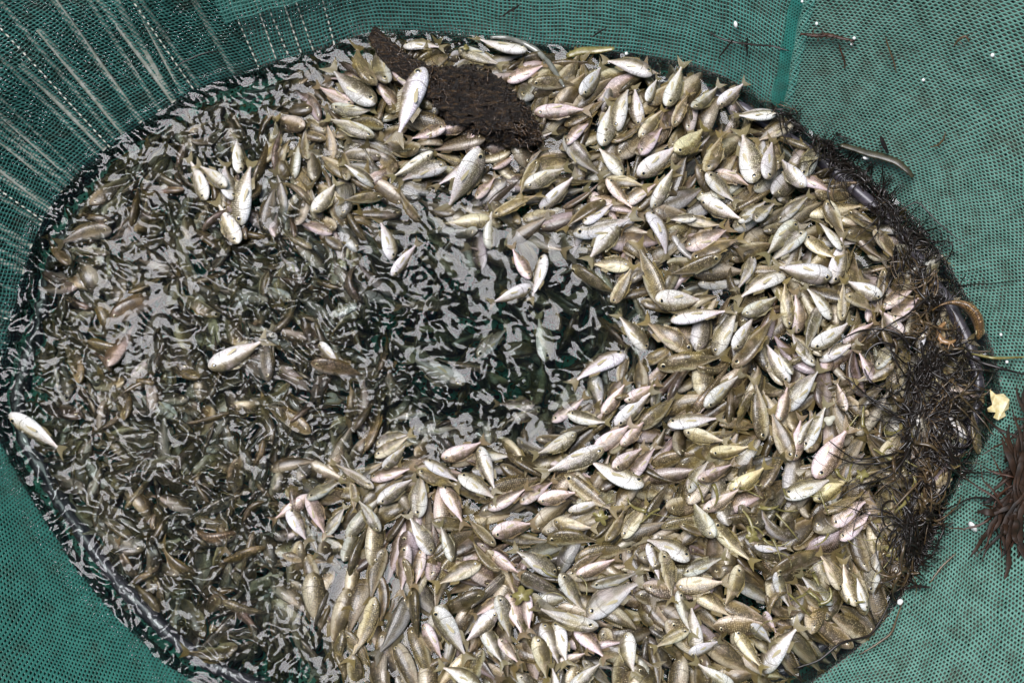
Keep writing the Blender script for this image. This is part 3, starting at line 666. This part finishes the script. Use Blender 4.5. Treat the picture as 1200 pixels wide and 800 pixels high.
def place(f, label, tone):
    o = bpy.data.objects.new('fish', hi_mesh(f['var'])); COL.objects.link(o)
    M = pose(1, f['hd'], f['pitch'], f['roll']).to_4x4(); o.matrix_world = Matrix.Translation((f['x'], f['y'], f['z'])) @ M @ Matrix.Diagonal((f['L'], f['L']*R.uniform(.88, 1.2), f['L']*R.uniform(.86, 1.15), 1))
    tn = TONES[tone]; j = R.uniform(.86, 1.06)
    o.color = (tn[0][0]*j, tn[0][1]*j*R.uniform(.97, 1.02), tn[0][2]*j*R.uniform(.93, 1.05), max(0, tn[1]+R.gauss(0, .045)))
    tag(o, label, 'fish', 'small fish packed in the net'); return o
for f in FISH[N_FILL:]:
    i = f['ann']; place(f, labels[i], ANN[i][4])
def hmap(x, y):
    i = int((x-GX0)/RES); j = int((y-GY0)/RES)
    return float(H[min(NYg-1, max(0, j)), min(NXg-1, max(0, i))])
p = at(1126, 366, .02); o = place(dict(x=p[0], y=p[1], z=.024, L=.085, hd=math.radians(-30), pitch=0, roll=math.radians(15), var=16), 'curled brown fish lying over the weed against the green net wall', 'B')
o.color = (1.0, .66, .36, .72)

# ------------------------------------------------------------------ weed
HS = H.copy(); HS = np.max([np.roll(np.roll(HS, a, 0), b, 1) for a in (-3, 0, 3) for b in (-3, 0, 3)], 0)
for _ in range(3): HS = np.mean([np.roll(np.roll(HS, a, 0), b, 1) for a in (-2, 0, 2) for b in (-2, 0, 2)], 0)
def surf_s(x, y):
    i = int((x-GX0)/RES); j = int((y-GY0)/RES); z = max(.001, float(HS[min(NYg-1, max(0, j)), min(NXg-1, max(0, i))]))
    return max(z if z < .05 else .001, wall_z(x, y)+.010) if float(rel_r(np.array([x]), np.array([y]))[0]) > 1.005 else z
def surf_z(x, y, extra=0.0):
    rr = float(rel_r(np.array([x]), np.array([y]))[0])
    z = max(hmap(x, y), 0.0)
    if rr > 1.0:
        z = max(z if rr < 1.02 else 0, wall_z(x, y))
    return z+extra
def strand(tb, px, py, ang, ln, rad, curl, lift=.004, n=12, flat=1.0):
    x, y, _ = at(px, py, .01); P = []; a = ang; st = ln/n; z0 = R.uniform(0, lift)
    for k in range(n+1):
        if px < 1099 and k > 3 and float(rel_r(np.array([x]), np.array([y]))[0]) > 1.02: break
        P.append((x, y, surf_s(x, y)+z0-.002+.0035*math.sin(k*.45+px))); a += curl/n+R.gauss(0, .10); x += st*math.cos(a); y += st*math.sin(a)
    if len(P) < 4: return
    P = np.array(P)
    for _q in range(4): P[1:-1] = (P[:-2]+P[1:-1]*2+P[2:])/4
    tb.add(P, rad*np.linspace(1, .3, len(P)), 5, flat)
PATH = [(870, 108, 9, 30), (915, 136, 11, 60), (958, 168, 12, 90), (1000, 208, 16, 130), (1040, 256, 24, 170), (1078, 310, 30, 130), (1085, 350, 30, 110), (1075, 400, 38, 170),
        (1082, 440, 40, 260), (1086, 480, 42, 220), (1070, 530, 36, 180), (1070, 580, 32, 150), (1062, 630, 26, 110), (1045, 670, 20, 60), (1150, 420, 25, 60)]
tb = Tubes(); tb2 = Tubes()
for k, (px, py, w, n) in enumerate(PATH):
    nx_, ny_ = PATH[min(k+1, len(PATH)-2)][:2]; base = math.atan2(-(ny_-py), nx_-px) if k < len(PATH)-2 else -1.5
    for _ in range(int(n*.058)+1):                              # clumps of strands that share a course
        s_ = R.random(); qx = px+6+(nx_-px)*s_+R.gauss(0, w*.34); qy = py+(ny_-py)*s_+R.gauss(0, w*.34)
        g = tb if R.random() < .86 else tb2; dirn = base+R.choice([0, math.pi])+R.gauss(0, .55); cl = R.gauss(0, 2.2); ln = R.uniform(.035, .13)
        for _k in range(R.randrange(3, 13)):
            strand(g, qx+R.gauss(0, 5), qy+R.gauss(0, 5), dirn+R.gauss(0, .35), ln*R.uniform(.5, 1.1), R.choice([.00035, .0005, .0008, .0012, .0019]), cl+R.gauss(0, .9), .006, 26, R.choice([1, .4]))
rb = Tubes()
for _ in range(30):
    k = R.randrange(4, len(PATH)-1); px, py, w, n = PATH[k]
    strand(rb, px+R.gauss(0, w*.6), py+R.gauss(0, 22), R.uniform(0, 6.3), R.uniform(.02, .05), R.choice([.0014, .0024, .0036]), R.gauss(0, 1.6), .008, 16, .22)
for _ in range(34):                                            # runners trailing right over the net
    strand(rb if R.random() < .3 else tb, R.uniform(1100, 1130), R.uniform(400, 500), R.gauss(-.1, .5), R.uniform(.03, .07), R.choice([.0006, .0010, .0016]), R.gauss(0, 1.2), .012, 18, .6)
wr = rb.build('weed_ribbons', plain('weed_ribbon', (.028, .018, .008), .35, c2=(.085, .055, .022), scale=90, coat=.3, bump=.4)); tag(wr, 'brown leafy ribbons of weed inside the black tangle', 'weed', None, 'stuff')
ol = Tubes()
for _ in range(60):
    qx, qy = R.choice([(1050, 600), (1010, 640), (980, 560), (1060, 520), (940, 700), (860, 560), (760, 600), (640, 690), (890, 630), (1020, 500)])
    strand(ol, qx+R.gauss(0, 26), qy+R.gauss(0, 22), R.uniform(0, 6.3), R.uniform(.015, .04), R.choice([.0008, .0016, .0030]), R.gauss(0, 1.2), .004, 10, .3)
w3 = ol.build('olive_weed', OLIVE); tag(w3, 'soft olive weed shreds caught between the fish of the heap', 'weed', None, 'stuff')
w1 = tb.build('weed_strands', WEED); tag(w1, 'tangle of wet black weed strands along the pipe and the heap edge', 'weed', None, 'stuff')
w2 = tb2.build('weed_stalks', WEED_B); tag(w2, 'thin brown weed stalks mixed through the black tangle', 'weed', None, 'stuff')

# matted clump of weed near the top
t = NT('clump'); co = t.n('ShaderNodeMapping', {0: t.n('ShaderNodeTexCoord').outputs['Object'], 2: (0, 0, math.radians(40)), 3: (70, 330, 200)}).outputs[0]
f1 = t.noise(co, 1.0, 6, .7); CLUMP = t.surf(t.n('ShaderNodeBsdfPrincipled', {'Base Color': t.ramp(f1, [(.3, (.004, .003, .002)), (.50, (.014, .008, .005)), (.72, (.13, .078, .036))]),
    'Roughness': t.mapr(f1, .3, .7, .45, .15), 'Specular IOR Level': .5, 'Normal': t.n('ShaderNodeBump', {'Strength': 1.0, 'Distance': .006, 'Height': f1}).outputs[0]}).outputs[0])
clump = empty('weed_clump', tuple(at(560, 120, .01))); tag(clump, 'matted dark brown weed clump lying on fish below the top of the net', 'weed clump')
cx, cy_, cz_ = clump.location
lat = []; nu, nv = 190, 60
CL = [(436, 40, 8), (452, 58, 10), (472, 78, 11), (496, 94, 15), (520, 104, 26), (548, 118, 35), (578, 132, 34), (604, 146, 26), (624, 160, 12), (634, 168, 3)]
ks = np.linspace(0, len(CL)-1, nu)
for a in range(nu):
    px = np.interp(ks[a], range(len(CL)), [c[0] for c in CL]); py = np.interp(ks[a], range(len(CL)), [c[1] for c in CL]); w = np.interp(ks[a], range(len(CL)), [c[2] for c in CL])
    for b in range(nv):
        th = 2*math.pi*b/nv; p = at(px, py, .010); nse = mnoise.noise(Vector((px*.06, th*1.5, 2)))*.3+mnoise.noise(Vector((px*.16, th*3.5, 5)))*.25+mnoise.noise(Vector((px*.5, th*9, 5)))*.22
        rr = w*.001*(1+nse); dx_, dy_ = math.cos(th)*rr*.62, math.cos(th)*rr
        z = .014+math.sin(th)*min(.020, rr*.62)*(1+nse*1.5)
        lat.append((p[0]+dx_*.75-cx, p[1]+dy_-cy_, z-cz_))
I = np.arange(nu*nv).reshape(nu, nv); J = np.roll(I, -1, 1)
mesh_obj('matted_body', lat, np.stack([I[:-1], J[:-1], J[1:], I[1:]], -1).reshape(-1, 4), [CLUMP], clump)
rp = Tubes()
for q in range(46):
    s0 = R.uniform(-.5, 6.5); s1 = s0+R.uniform(1.2, 3.0); o0 = R.uniform(-.8, .8); o1 = o0+R.gauss(0, .3); P = []; rad = R.uniform(.002, .0062)
    for k in range(14):
        s_ = min(len(CL)-1, max(0, s0+(s1-s0)*k/13)); of = max(-.9, min(.9, o0+(o1-o0)*k/13+.12*math.sin(k*1.1+q)))
        px, py, w = [np.interp(s_, range(len(CL)), [c[j] for c in CL]) for j in range(3)]; p = at(px+of*w*.55, py-of*w, .02)
        P.append((p[0]-cx, p[1]-cy_, .013+.020*math.sqrt(max(0, 1-of*of))*min(1, w/26)+R.gauss(0, .0010)-cz_))
    rp.add(P, rad*np.sin(np.linspace(.35, 2.9, 14))*(1+.25*np.array([R.gauss(0, 1) for _k in range(14)])).clip(.5, 1.6), 8, .8)
rp.build('twisted_root', CLUMP, clump)
tf = Tubes()
for _ in range(150):
    s = R.uniform(0, len(CL)-1); px = np.interp(s, range(len(CL)), [c[0] for c in CL]); py = np.interp(s, range(len(CL)), [c[1] for c in CL]); w = np.interp(s, range(len(CL)), [c[2] for c in CL])
    off = R.uniform(-.9, .9)*w; px += off*.55; py -= off; p = at(px, py, .02); a = math.radians(-38)+R.choice([0, math.pi])+R.gauss(0, .45); P = []; x, y = p[0], p[1]
    hz = .014+.0205*math.sqrt(max(0, 1-(off/w)**2))*min(1, w/24)
    for k in range(8): P.append((x-cx, y-cy_, hz-.001+.0010*math.sin(k+px)+R.uniform(-.0006, .0008)-cz_)); a += R.gauss(0, .35); x += .0026*math.cos(a); y += .0026*math.sin(a)
    tf.add(np.array(P)+np.array([0, 0, .0025]), R.choice([.0003, .0005, .0008]), 4)
tf.build('fibres', plain('clump_fibre', (.012, .007, .004), .25, c2=(.09, .05, .022), scale=200, spec=.5), clump)

# single scraps of weed lying on the net
def scrap(name, label, cat, pts, rad, mat, flat=1.0, branches=0, group=None):
    T = Tubes(); P = []
    for (px, py) in pts:
        x, y, z = at(px, py, 0.0); rr = float(rel_r(np.array([x]), np.array([y]))[0])
        if rr > 1.0:                                          # climb the wall: march along the view ray until it meets it
            zz = on_wall(px, py)
            z = zz+.009; x, y, _z = at(px, py, z)
        else: z = surf_z(x, y, .005); x, y, _z = at(px, py, z)
        P.append(np.array([x, y, z]))
    P = np.array(P); ts = np.linspace(0, len(P)-1, 4*len(P)); Q = np.stack([np.interp(ts, range(len(P)), P[:, c]) for c in range(3)], -1)
    Q[1:-1] = (Q[:-2]+2*Q[1:-1]+Q[2:])/4
    prof = rad*(.35+.65*np.sin(np.linspace(.25, math.pi-.1, len(Q))))
    prof = prof*(1+.25*np.array([mnoise.noise(Vector((q*1.3, pts[0][0], 0))) for q in range(len(Q))]))
    T.add(Q, prof, 7, flat)
    for b in range(branches):
        k = R.randrange(2, len(Q)-2); a = R.uniform(0, 6.28); ln = R.uniform(.003, .010)
        T.add([Q[k]+np.array([math.cos(a)*ln*s, math.sin(a)*ln*s, .001+.001*s]) for s in np.linspace(0, 1, 5)], rad*.3*np.linspace(1, .4, 5), 4)
    o = T.build(name, mat); 
    c = Q.mean(0); o.data.transform(Matrix.Translation(-Vector(c))); o.location = c
    return tag(o, label, cat, group)
G = 'weed scraps stuck on the net'
scrap('weed_scrap', 'feathery dark weed scrap high on the net beside the seam', 'weed', [(938, 40), (955, 42), (970, 41), (985, 45), (1002, 48)], .0028, WEED_R, .5, 10, G)
scrap('weed_scrap', 'thin hooked weed scrap hanging under the feathery one', 'weed', [(983, 52), (986, 62), (990, 72), (990, 82)], .0013, WEED_R, .6, 1, G)
scrap('weed_scrap', 'long dark weed twig ending in the seam', 'weed', [(828, 36), (845, 46), (862, 50), (885, 53), (905, 54), (925, 60)], .0016, WEED, .6, 4, G)
scrap('weed_scrap', 'short upright dark weed bit between twig and seam', 'weed', [(876, 44), (875, 54), (876, 66)], .0014, WEED, .6, 1, G)
scrap('weed_scrap', 'slanted dark weed bit under the long twig', 'weed', [(858, 48), (850, 58), (842, 68)], .0014, WEED, .6, 1, G)
scrap('weed_scrap', 'dark curved weed scrap at the middle of the top edge', 'weed', [(588, 20), (596, 14), (604, 10), (610, 5)], .0016, WEED, .6, 2, G)
scrap('weed_scrap', 'small dark weed scrap right of the curved one near the top', 'weed', [(693, 44), (702, 38), (711, 33)], .0013, WEED, .6, 2, G)
scrap('weed_scrap', 'thin dark hair of weed arching over the pleated net', 'weed', [(200, 83), (215, 73), (232, 65), (246, 61), (260, 60)], .0009, WEED, 1, 0, G)
scrap('weed_scrap', 'faint brown streak of weed on the pale net', 'weed', [(1037, 42), (1042, 58), (1048, 74), (1050, 84)], .0011, WEED_B, .6, 0, G)
scrap('weed_scrap', 'dark weed knot near the upper right corner of the net', 'weed', [(1118, 54), (1124, 46), (1132, 42), (1136, 50)], .0015, WEED_B, .6, 4, G)
scrap('weed_scrap', 'small crescent of weed halfway up the pale net', 'weed', [(1090, 173), (1100, 170), (1106, 163), (1108, 155)], .0013, WEED_B, .6, 0, G)
scrap('weed_scrap', 'long weed hair trailing down the pale net to the tangle', 'weed', [(1050, 250), (1075, 235), (1100, 262), (1135, 290)], .0010, WEED, 1, 0, G)
scrap('weed_scrap', 'short dark stub standing above the drifting leaf', 'weed', [(1032, 160), (1036, 170), (1041, 180)], .0032, WEED, .5, 0, G)
scrap('weed_scrap', 'dark weed twig touching the lower pale net', 'weed', [(1060, 690), (1075, 686), (1092, 688)], .0018, WEED, .6, 3, G)
scrap('weed_scrap', 'grey straight straw on the lower net', 'weed', [(1090, 682), (1103, 664), (1120, 648)], .0013, WEED_B, .6, 0, G)
scrap('weed_scrap', 'brown loose thread along the lower net', 'weed', [(1008, 766), (1025, 756), (1045, 742), (1052, 720), (1058, 705)], .0013, WEED_B, .8, 0, G)
scrap('weed_scrap', 'long black root fringing the lower heap edge', 'weed', [(930, 783), (960, 774), (985, 752), (1020, 745), (1035, 722), (1045, 700)], .0015, WEED, .8, 3, G)
scrap('drifting_leaf', 'long olive strap leaf with an egg on it above the black tangle', 'leaf', [(985, 170), (1000, 174), (1018, 180), (1036, 184), (1052, 190), (1066, 202), (1070, 208)], .0052, plain('strap_leaf', (.020, .018, .008), .4, c2=(.05, .042, .018), scale=120, coat=.2), .25)
scrap('strap_leaf', 'dark brown pointed leaf on fish under the upper net', 'leaf', [(664, 66), (680, 60), (700, 59), (720, 57)], .0058, OLIVE, .3)
scrap('eel_like_fish', 'thin grey eel-like fish curving down from the upper net edge', 'fish', [(575, 44), (592, 44), (612, 50), (630, 60), (645, 76), (654, 90), (661, 102)], .0040, plain('eel', (.22, .22, .19), .25, c2=(.10, .10, .08), scale=90, coat=.7), .8)
shr = scrap('curled_shrimp', 'small curled orange-brown shrimp in the black weed', 'shrimp', [(1108, 378), (1101, 384), (1099, 392), (1104, 400), (1114, 402), (1120, 398)], .0036, plain('shrimp', (.30, .17, .07), .35, c2=(.18, .10, .04), scale=300, coat=.5), .8, 10)
# brown weed frond hanging over the right edge
T = Tubes(); T2 = Tubes()
for q in range(170):
    s_ = R.random(); bx = 1222-46*s_**1.3+R.uniform(-10, 16); by = 470+140*s_; thin = q % 3 == 0; up_ = on_wall(min(bx, 1199), by)
    a = math.radians(R.choice([-95, -110, -125, 75, 60]))+R.gauss(0, .4); P = []; x, y, z = at(bx, by, up_+.010+R.uniform(0, .010)); st = R.uniform(.0025, .0075)
    for n_ in range(12): P.append((x, y, z+.004*math.sin(n_*.7+q))); a += R.gauss(0, .16); x += st*math.cos(a); y += st*math.sin(a)
    (T2 if thin else T).add(P, (.0011 if thin else R.choice([.0016, .0028, .0044]))*np.sin(np.linspace(.3, 2.95, 12))*np.array([1+R.uniform(-.35, .35) for _n in range(12)]), 8, .12)
FR = empty('brown_frond', tuple(at(1180, 540, .08))); fx, fy, fz = FR.location
for nm, TT, mt in (('frond_blade', T, plain('frond_dark', (.008, .006, .004), .5, spec=.25, c2=(.038, .018, .009), scale=55, coat=.0, bump=.6)), ('frond_stalk', T2, WEED_R)):
    ob = TT.build(nm, mt, FR); ob.location = (-fx, -fy, -fz)
tag(FR, 'dark red-brown weed frond spread over the net at the right edge', 'weed')
scrap('weed_runner', 'black weed stem reaching out from the tangle across the green net', 'weed', [(1120, 410), (1150, 425), (1175, 432), (1205, 440)], .0020, WEED, .9, 8)
scrap('weed_runner', 'thin black weed stem running down left from the brown frond', 'weed', [(1200, 590), (1170, 585), (1140, 582), (1105, 598)], .0013, WEED, .9, 3)
scrap('weed_runner', 'greenish stem above the black one beside the net', 'weed', [(1138, 414), (1165, 420), (1205, 418)], .0018, OLIVE, .8, 2)

# star-shaped olive leaves, yellow leaf, white shell bits
def leaf(px, py, size, label, mat=OLIVE, lobes=5, rot=0.0, name='water_leaf', dz=.006, cat='leaf', depth=.45):
    x, y, z = at(px, py, .015); z = surf_z(x, y, dz); x, y, z = at(px, py, z); n = 40; V = [(0, 0, .0008), (0, 0, -.0004)]; F = []
    for k in range(n):
        th = 2*math.pi*k/n; rr = size*(1-depth+depth*abs(math.cos(lobes*th/2))**1.5)*(1+.1*math.sin(th*3+px)); zz = .0018*math.sin(th*2+py)
        V.append((rr*math.cos(th), rr*math.sin(th)*.8, zz)); V.append((rr*math.cos(th), rr*math.sin(th)*.8, zz-.0006))
    for k in range(n):
        a, b = 2+2*k, 2+2*((k+1) % n); F += [(0, a, b), (1, b+1, a+1), (a, a+1, b+1, b)]
    o = mesh_obj(name, V, F, [mat]); o.location = (x, y, z); o.rotation_euler = (R.uniform(-.3, .3), R.uniform(-.3, .3), rot); return tag(o, label, cat)
leaf(1048, 646, .012, 'small star-shaped olive leaf at the foot of the black tangle')
leaf(1010, 556, .009, 'olive star leaf between brown fish just inside the black tangle', rot=1)
leaf(612, 697, .013, 'olive-yellow leaf lying among fish low in the middle of the heap', rot=.5)
leaf(881, 628, .010, 'olive leaf inside the ring made by the big arched fish', rot=2)
leaf(704, 606, .010, 'yellow-green leaf where several tails meet in the heap', rot=2.6)
YP = [(1160, 456), (1167, 462), (1176, 461), (1183, 468), (1182, 479), (1177, 482), (1179, 487), (1170, 492), (1164, 489), (1167, 483), (1158, 482), (1157, 478), (1163, 474), (1161, 466)]
yb = on_wall(1169, 474)+.014; yc = at(1169, 474, yb); YV = [at(a_, b_, yb+.003*math.sin(a_*.3+b_*.2))-yc for a_, b_ in YP]; ny_ = len(YP)
yo = mesh_obj('yellow_leaf', YV+[v_-np.array([0, 0, .0008]) for v_ in YV], [tuple(range(ny_))[::-1], tuple(range(ny_, 2*ny_))]+[(i_, (i_+1) % ny_, ny_+(i_+1) % ny_, ny_+i_) for i_ in range(ny_)], [YEL], smooth=False)
yo.location = yc; tag(yo, 'torn pale yellow leaf scrap against the green net right of the tangle', 'leaf')
leaf(972, 492, .008, 'pale forked tail scrap sticking up beside the pink fish', plain('pale_fin', (.5, .48, .38), .4), 3, .6, 'fin_scrap', .012, 'fin')
leaf(545, 96-40, .006, 'green leaf bit beside the white fish under the top net', OLIVE, 4, 0)
def speck(px, py, a, b, rot, label, onwall=True):
    x, y, z = at(px, py, 0)
    if float(rel_r(np.array([x]), np.array([y]))[0]) > 1: z = on_wall(px, py)+.009
    else: z = surf_z(x, y, .005)
    x, y, z = at(px, py, z); V = []; F = []; nu_, nv_ = 10, 7
    for j in range(nv_):
        ph = math.pi*(j+.02)/(nv_-1+.04)
        for k in range(nu_): th = 2*math.pi*k/nu_; V.append((.85*a*(1+.12*math.sin(th*2+px))*math.cos(th)*math.sin(ph), b*math.sin(th)*math.sin(ph), b*.8*math.cos(ph)))
    for j in range(nv_-1):
        for k in range(nu_): F.append((j*nu_+k, j*nu_+(k+1) % nu_, (j+1)*nu_+(k+1) % nu_, (j+1)*nu_+k))
    F += [tuple(range(nu_))[::-1], tuple(range((nv_-1)*nu_, nv_*nu_))]
    o = mesh_obj('white_egg', V, F, [SPECK]); o.location = (x, y, z); o.rotation_euler = (0, 0, rot); return tag(o, label, 'egg', 'small white eggs and crumbs')
for e in [(1015, 185, .0050, .0026, .1, 'oval white egg resting on the long strap leaf'), (862, 29, .0026, .0046, .2, 'oval white egg near the top of the net left of the seam'),
          (1001, 45, .0022, .0022, 0, 'white crumb at the tip of the feathery weed scrap'), (998, 52, .0022, .0018, 0, 'lower white crumb under the feathery weed scrap tip'),
          (1163, 65, .0026, .0026, 0, 'round white crumb high on the net near the right corner'), (957, 28, .0020, .0024, 0, 'white crumb just above the feathery weed scrap'),
          (1082, 94, .0022, .0020, 0, 'faint white crumb midway down the pale net'), (940, 2, .0020, .0018, 0, 'white crumb at the very top right of the seam'),
          (734, 63, .0028, .0024, 0, 'white crumb at the fish line under the top net'), (1055, 705, .0044, .0036, 0, 'white shell bit at the lower edge of the tangle'),
          (1046, 684, .0036, .0030, 0, 'white shell bit under the small star leaf'), (1140, 617, .0036, .0070, .5, 'long white crumb hanging from the brown frond'),
          (1180, 424, .0024, .002, 0, 'white crumb beside the black stem on the net'), (1173, 392, .0022, .002, 0, 'white crumb on the net above the black stem')]: speck(*e)

# ------------------------------------------------------------------ bubbles on the water
def bubble_mesh(n=14, m=7):
    V = []; F = []
    for sgn, rr in ((1, 1.0), (-1, .94)):
        n0 = len(V)
        for j in range(m):
            ph = math.pi/2*(j/(m-1))*.98+.02
            for k in range(n): th = 2*math.pi*k/n; V.append((rr*math.cos(th)*math.sin(ph), rr*math.sin(th)*math.sin(ph), rr*math.cos(ph)*.8-.12))
        for j in range(m-1):
            for k in range(n):
                q = (n0+j*n+k, n0+j*n+(k+1) % n, n0+(j+1)*n+(k+1) % n, n0+(j+1)*n+k); F.append(q if sgn < 0 else q[::-1])
    for k in range(n): a = (m-1)*n+k; b = (m-1)*n+(k+1) % n; F.append((a, b, b+m*n, a+m*n))
    return V, F
t = NT('bubble_film'); g = t.n('ShaderNodeBsdfGlass', {'IOR': 1.33, 'Roughness': .0}); t.surf(g.outputs[0])
bV, bF = bubble_mesh(); b0_ = mesh_obj('bubble', bV, bF, [t.m])
BUB = [(483, 484, 5), (402, 370, 3), (523, 448, 4), (628, 447, 3), (588, 475, 5), (689, 350, 3), (689, 358, 3.4), (478, 345, 4), (533, 340, 3.5), (552, 357, 3), (266, 104, 4), (72, 219, 3.6),
       (78, 644, 5), (22, 546, 4), (168, 745, 4), (268, 731, 4), (304, 681, 3), (212, 425, 4), (222, 420, 3.4), (232, 425, 3), (359, 425, 3.6), (150, 334, 3.4), (158, 322, 2.6), (246, 300, 3),
       (406, 520, 3), (430, 505, 3.2), (417, 487, 2.6), (660, 402, 2.8), (723, 299, 3), (460, 610, 2.6), (486, 655, 3), (460, 735, 2.6), (240, 755, 3), (282, 783, 3.4), (353, 520, 3), (70, 290, 3),
       (28, 300, 2.6), (380, 470, 3), (505, 400, 3), (560, 395, 2.6)]
for k, (px, py, r) in enumerate(BUB):
    o = b0_ if k == 0 else b0_.copy()
    if k: COL.objects.link(o)
    p = at(px, py, .0006); o.location = p; o.scale = (r*.001,)*3
    nearest = min((math.hypot(px-a, py-b), n_) for n_, a, b in MARKS)[1]; d_ = [(a, b) for n_, a, b in MARKS if n_ == nearest][0]
    size = 'large' if r >= 4.5 else 'mid-sized' if r >= 3.3 else 'tiny'
    tag(o, 'large ring-like bubble over the pale submerged fish' if k == 0 else f"{size} bubble {POW[bearing(px-d_[0], py-d_[1])]} {nearest}", 'bubble', 'air bubbles on the water')
bl = {}
for o in [o for o in COL.objects if o.name.startswith('bubble')]: bl.setdefault(o['label'], []).append(o)
for l, os_ in bl.items():
    if len(os_) > 1:
        os_.sort(key=lambda o: o.location.x)
        for k, o in enumerate(os_): o['label'] = (['leftmost', 'rightmost'] if len(os_) == 2 else ['leftmost', 'middle', 'next', 'rightmost', 'farthest'])[k]+' '+l
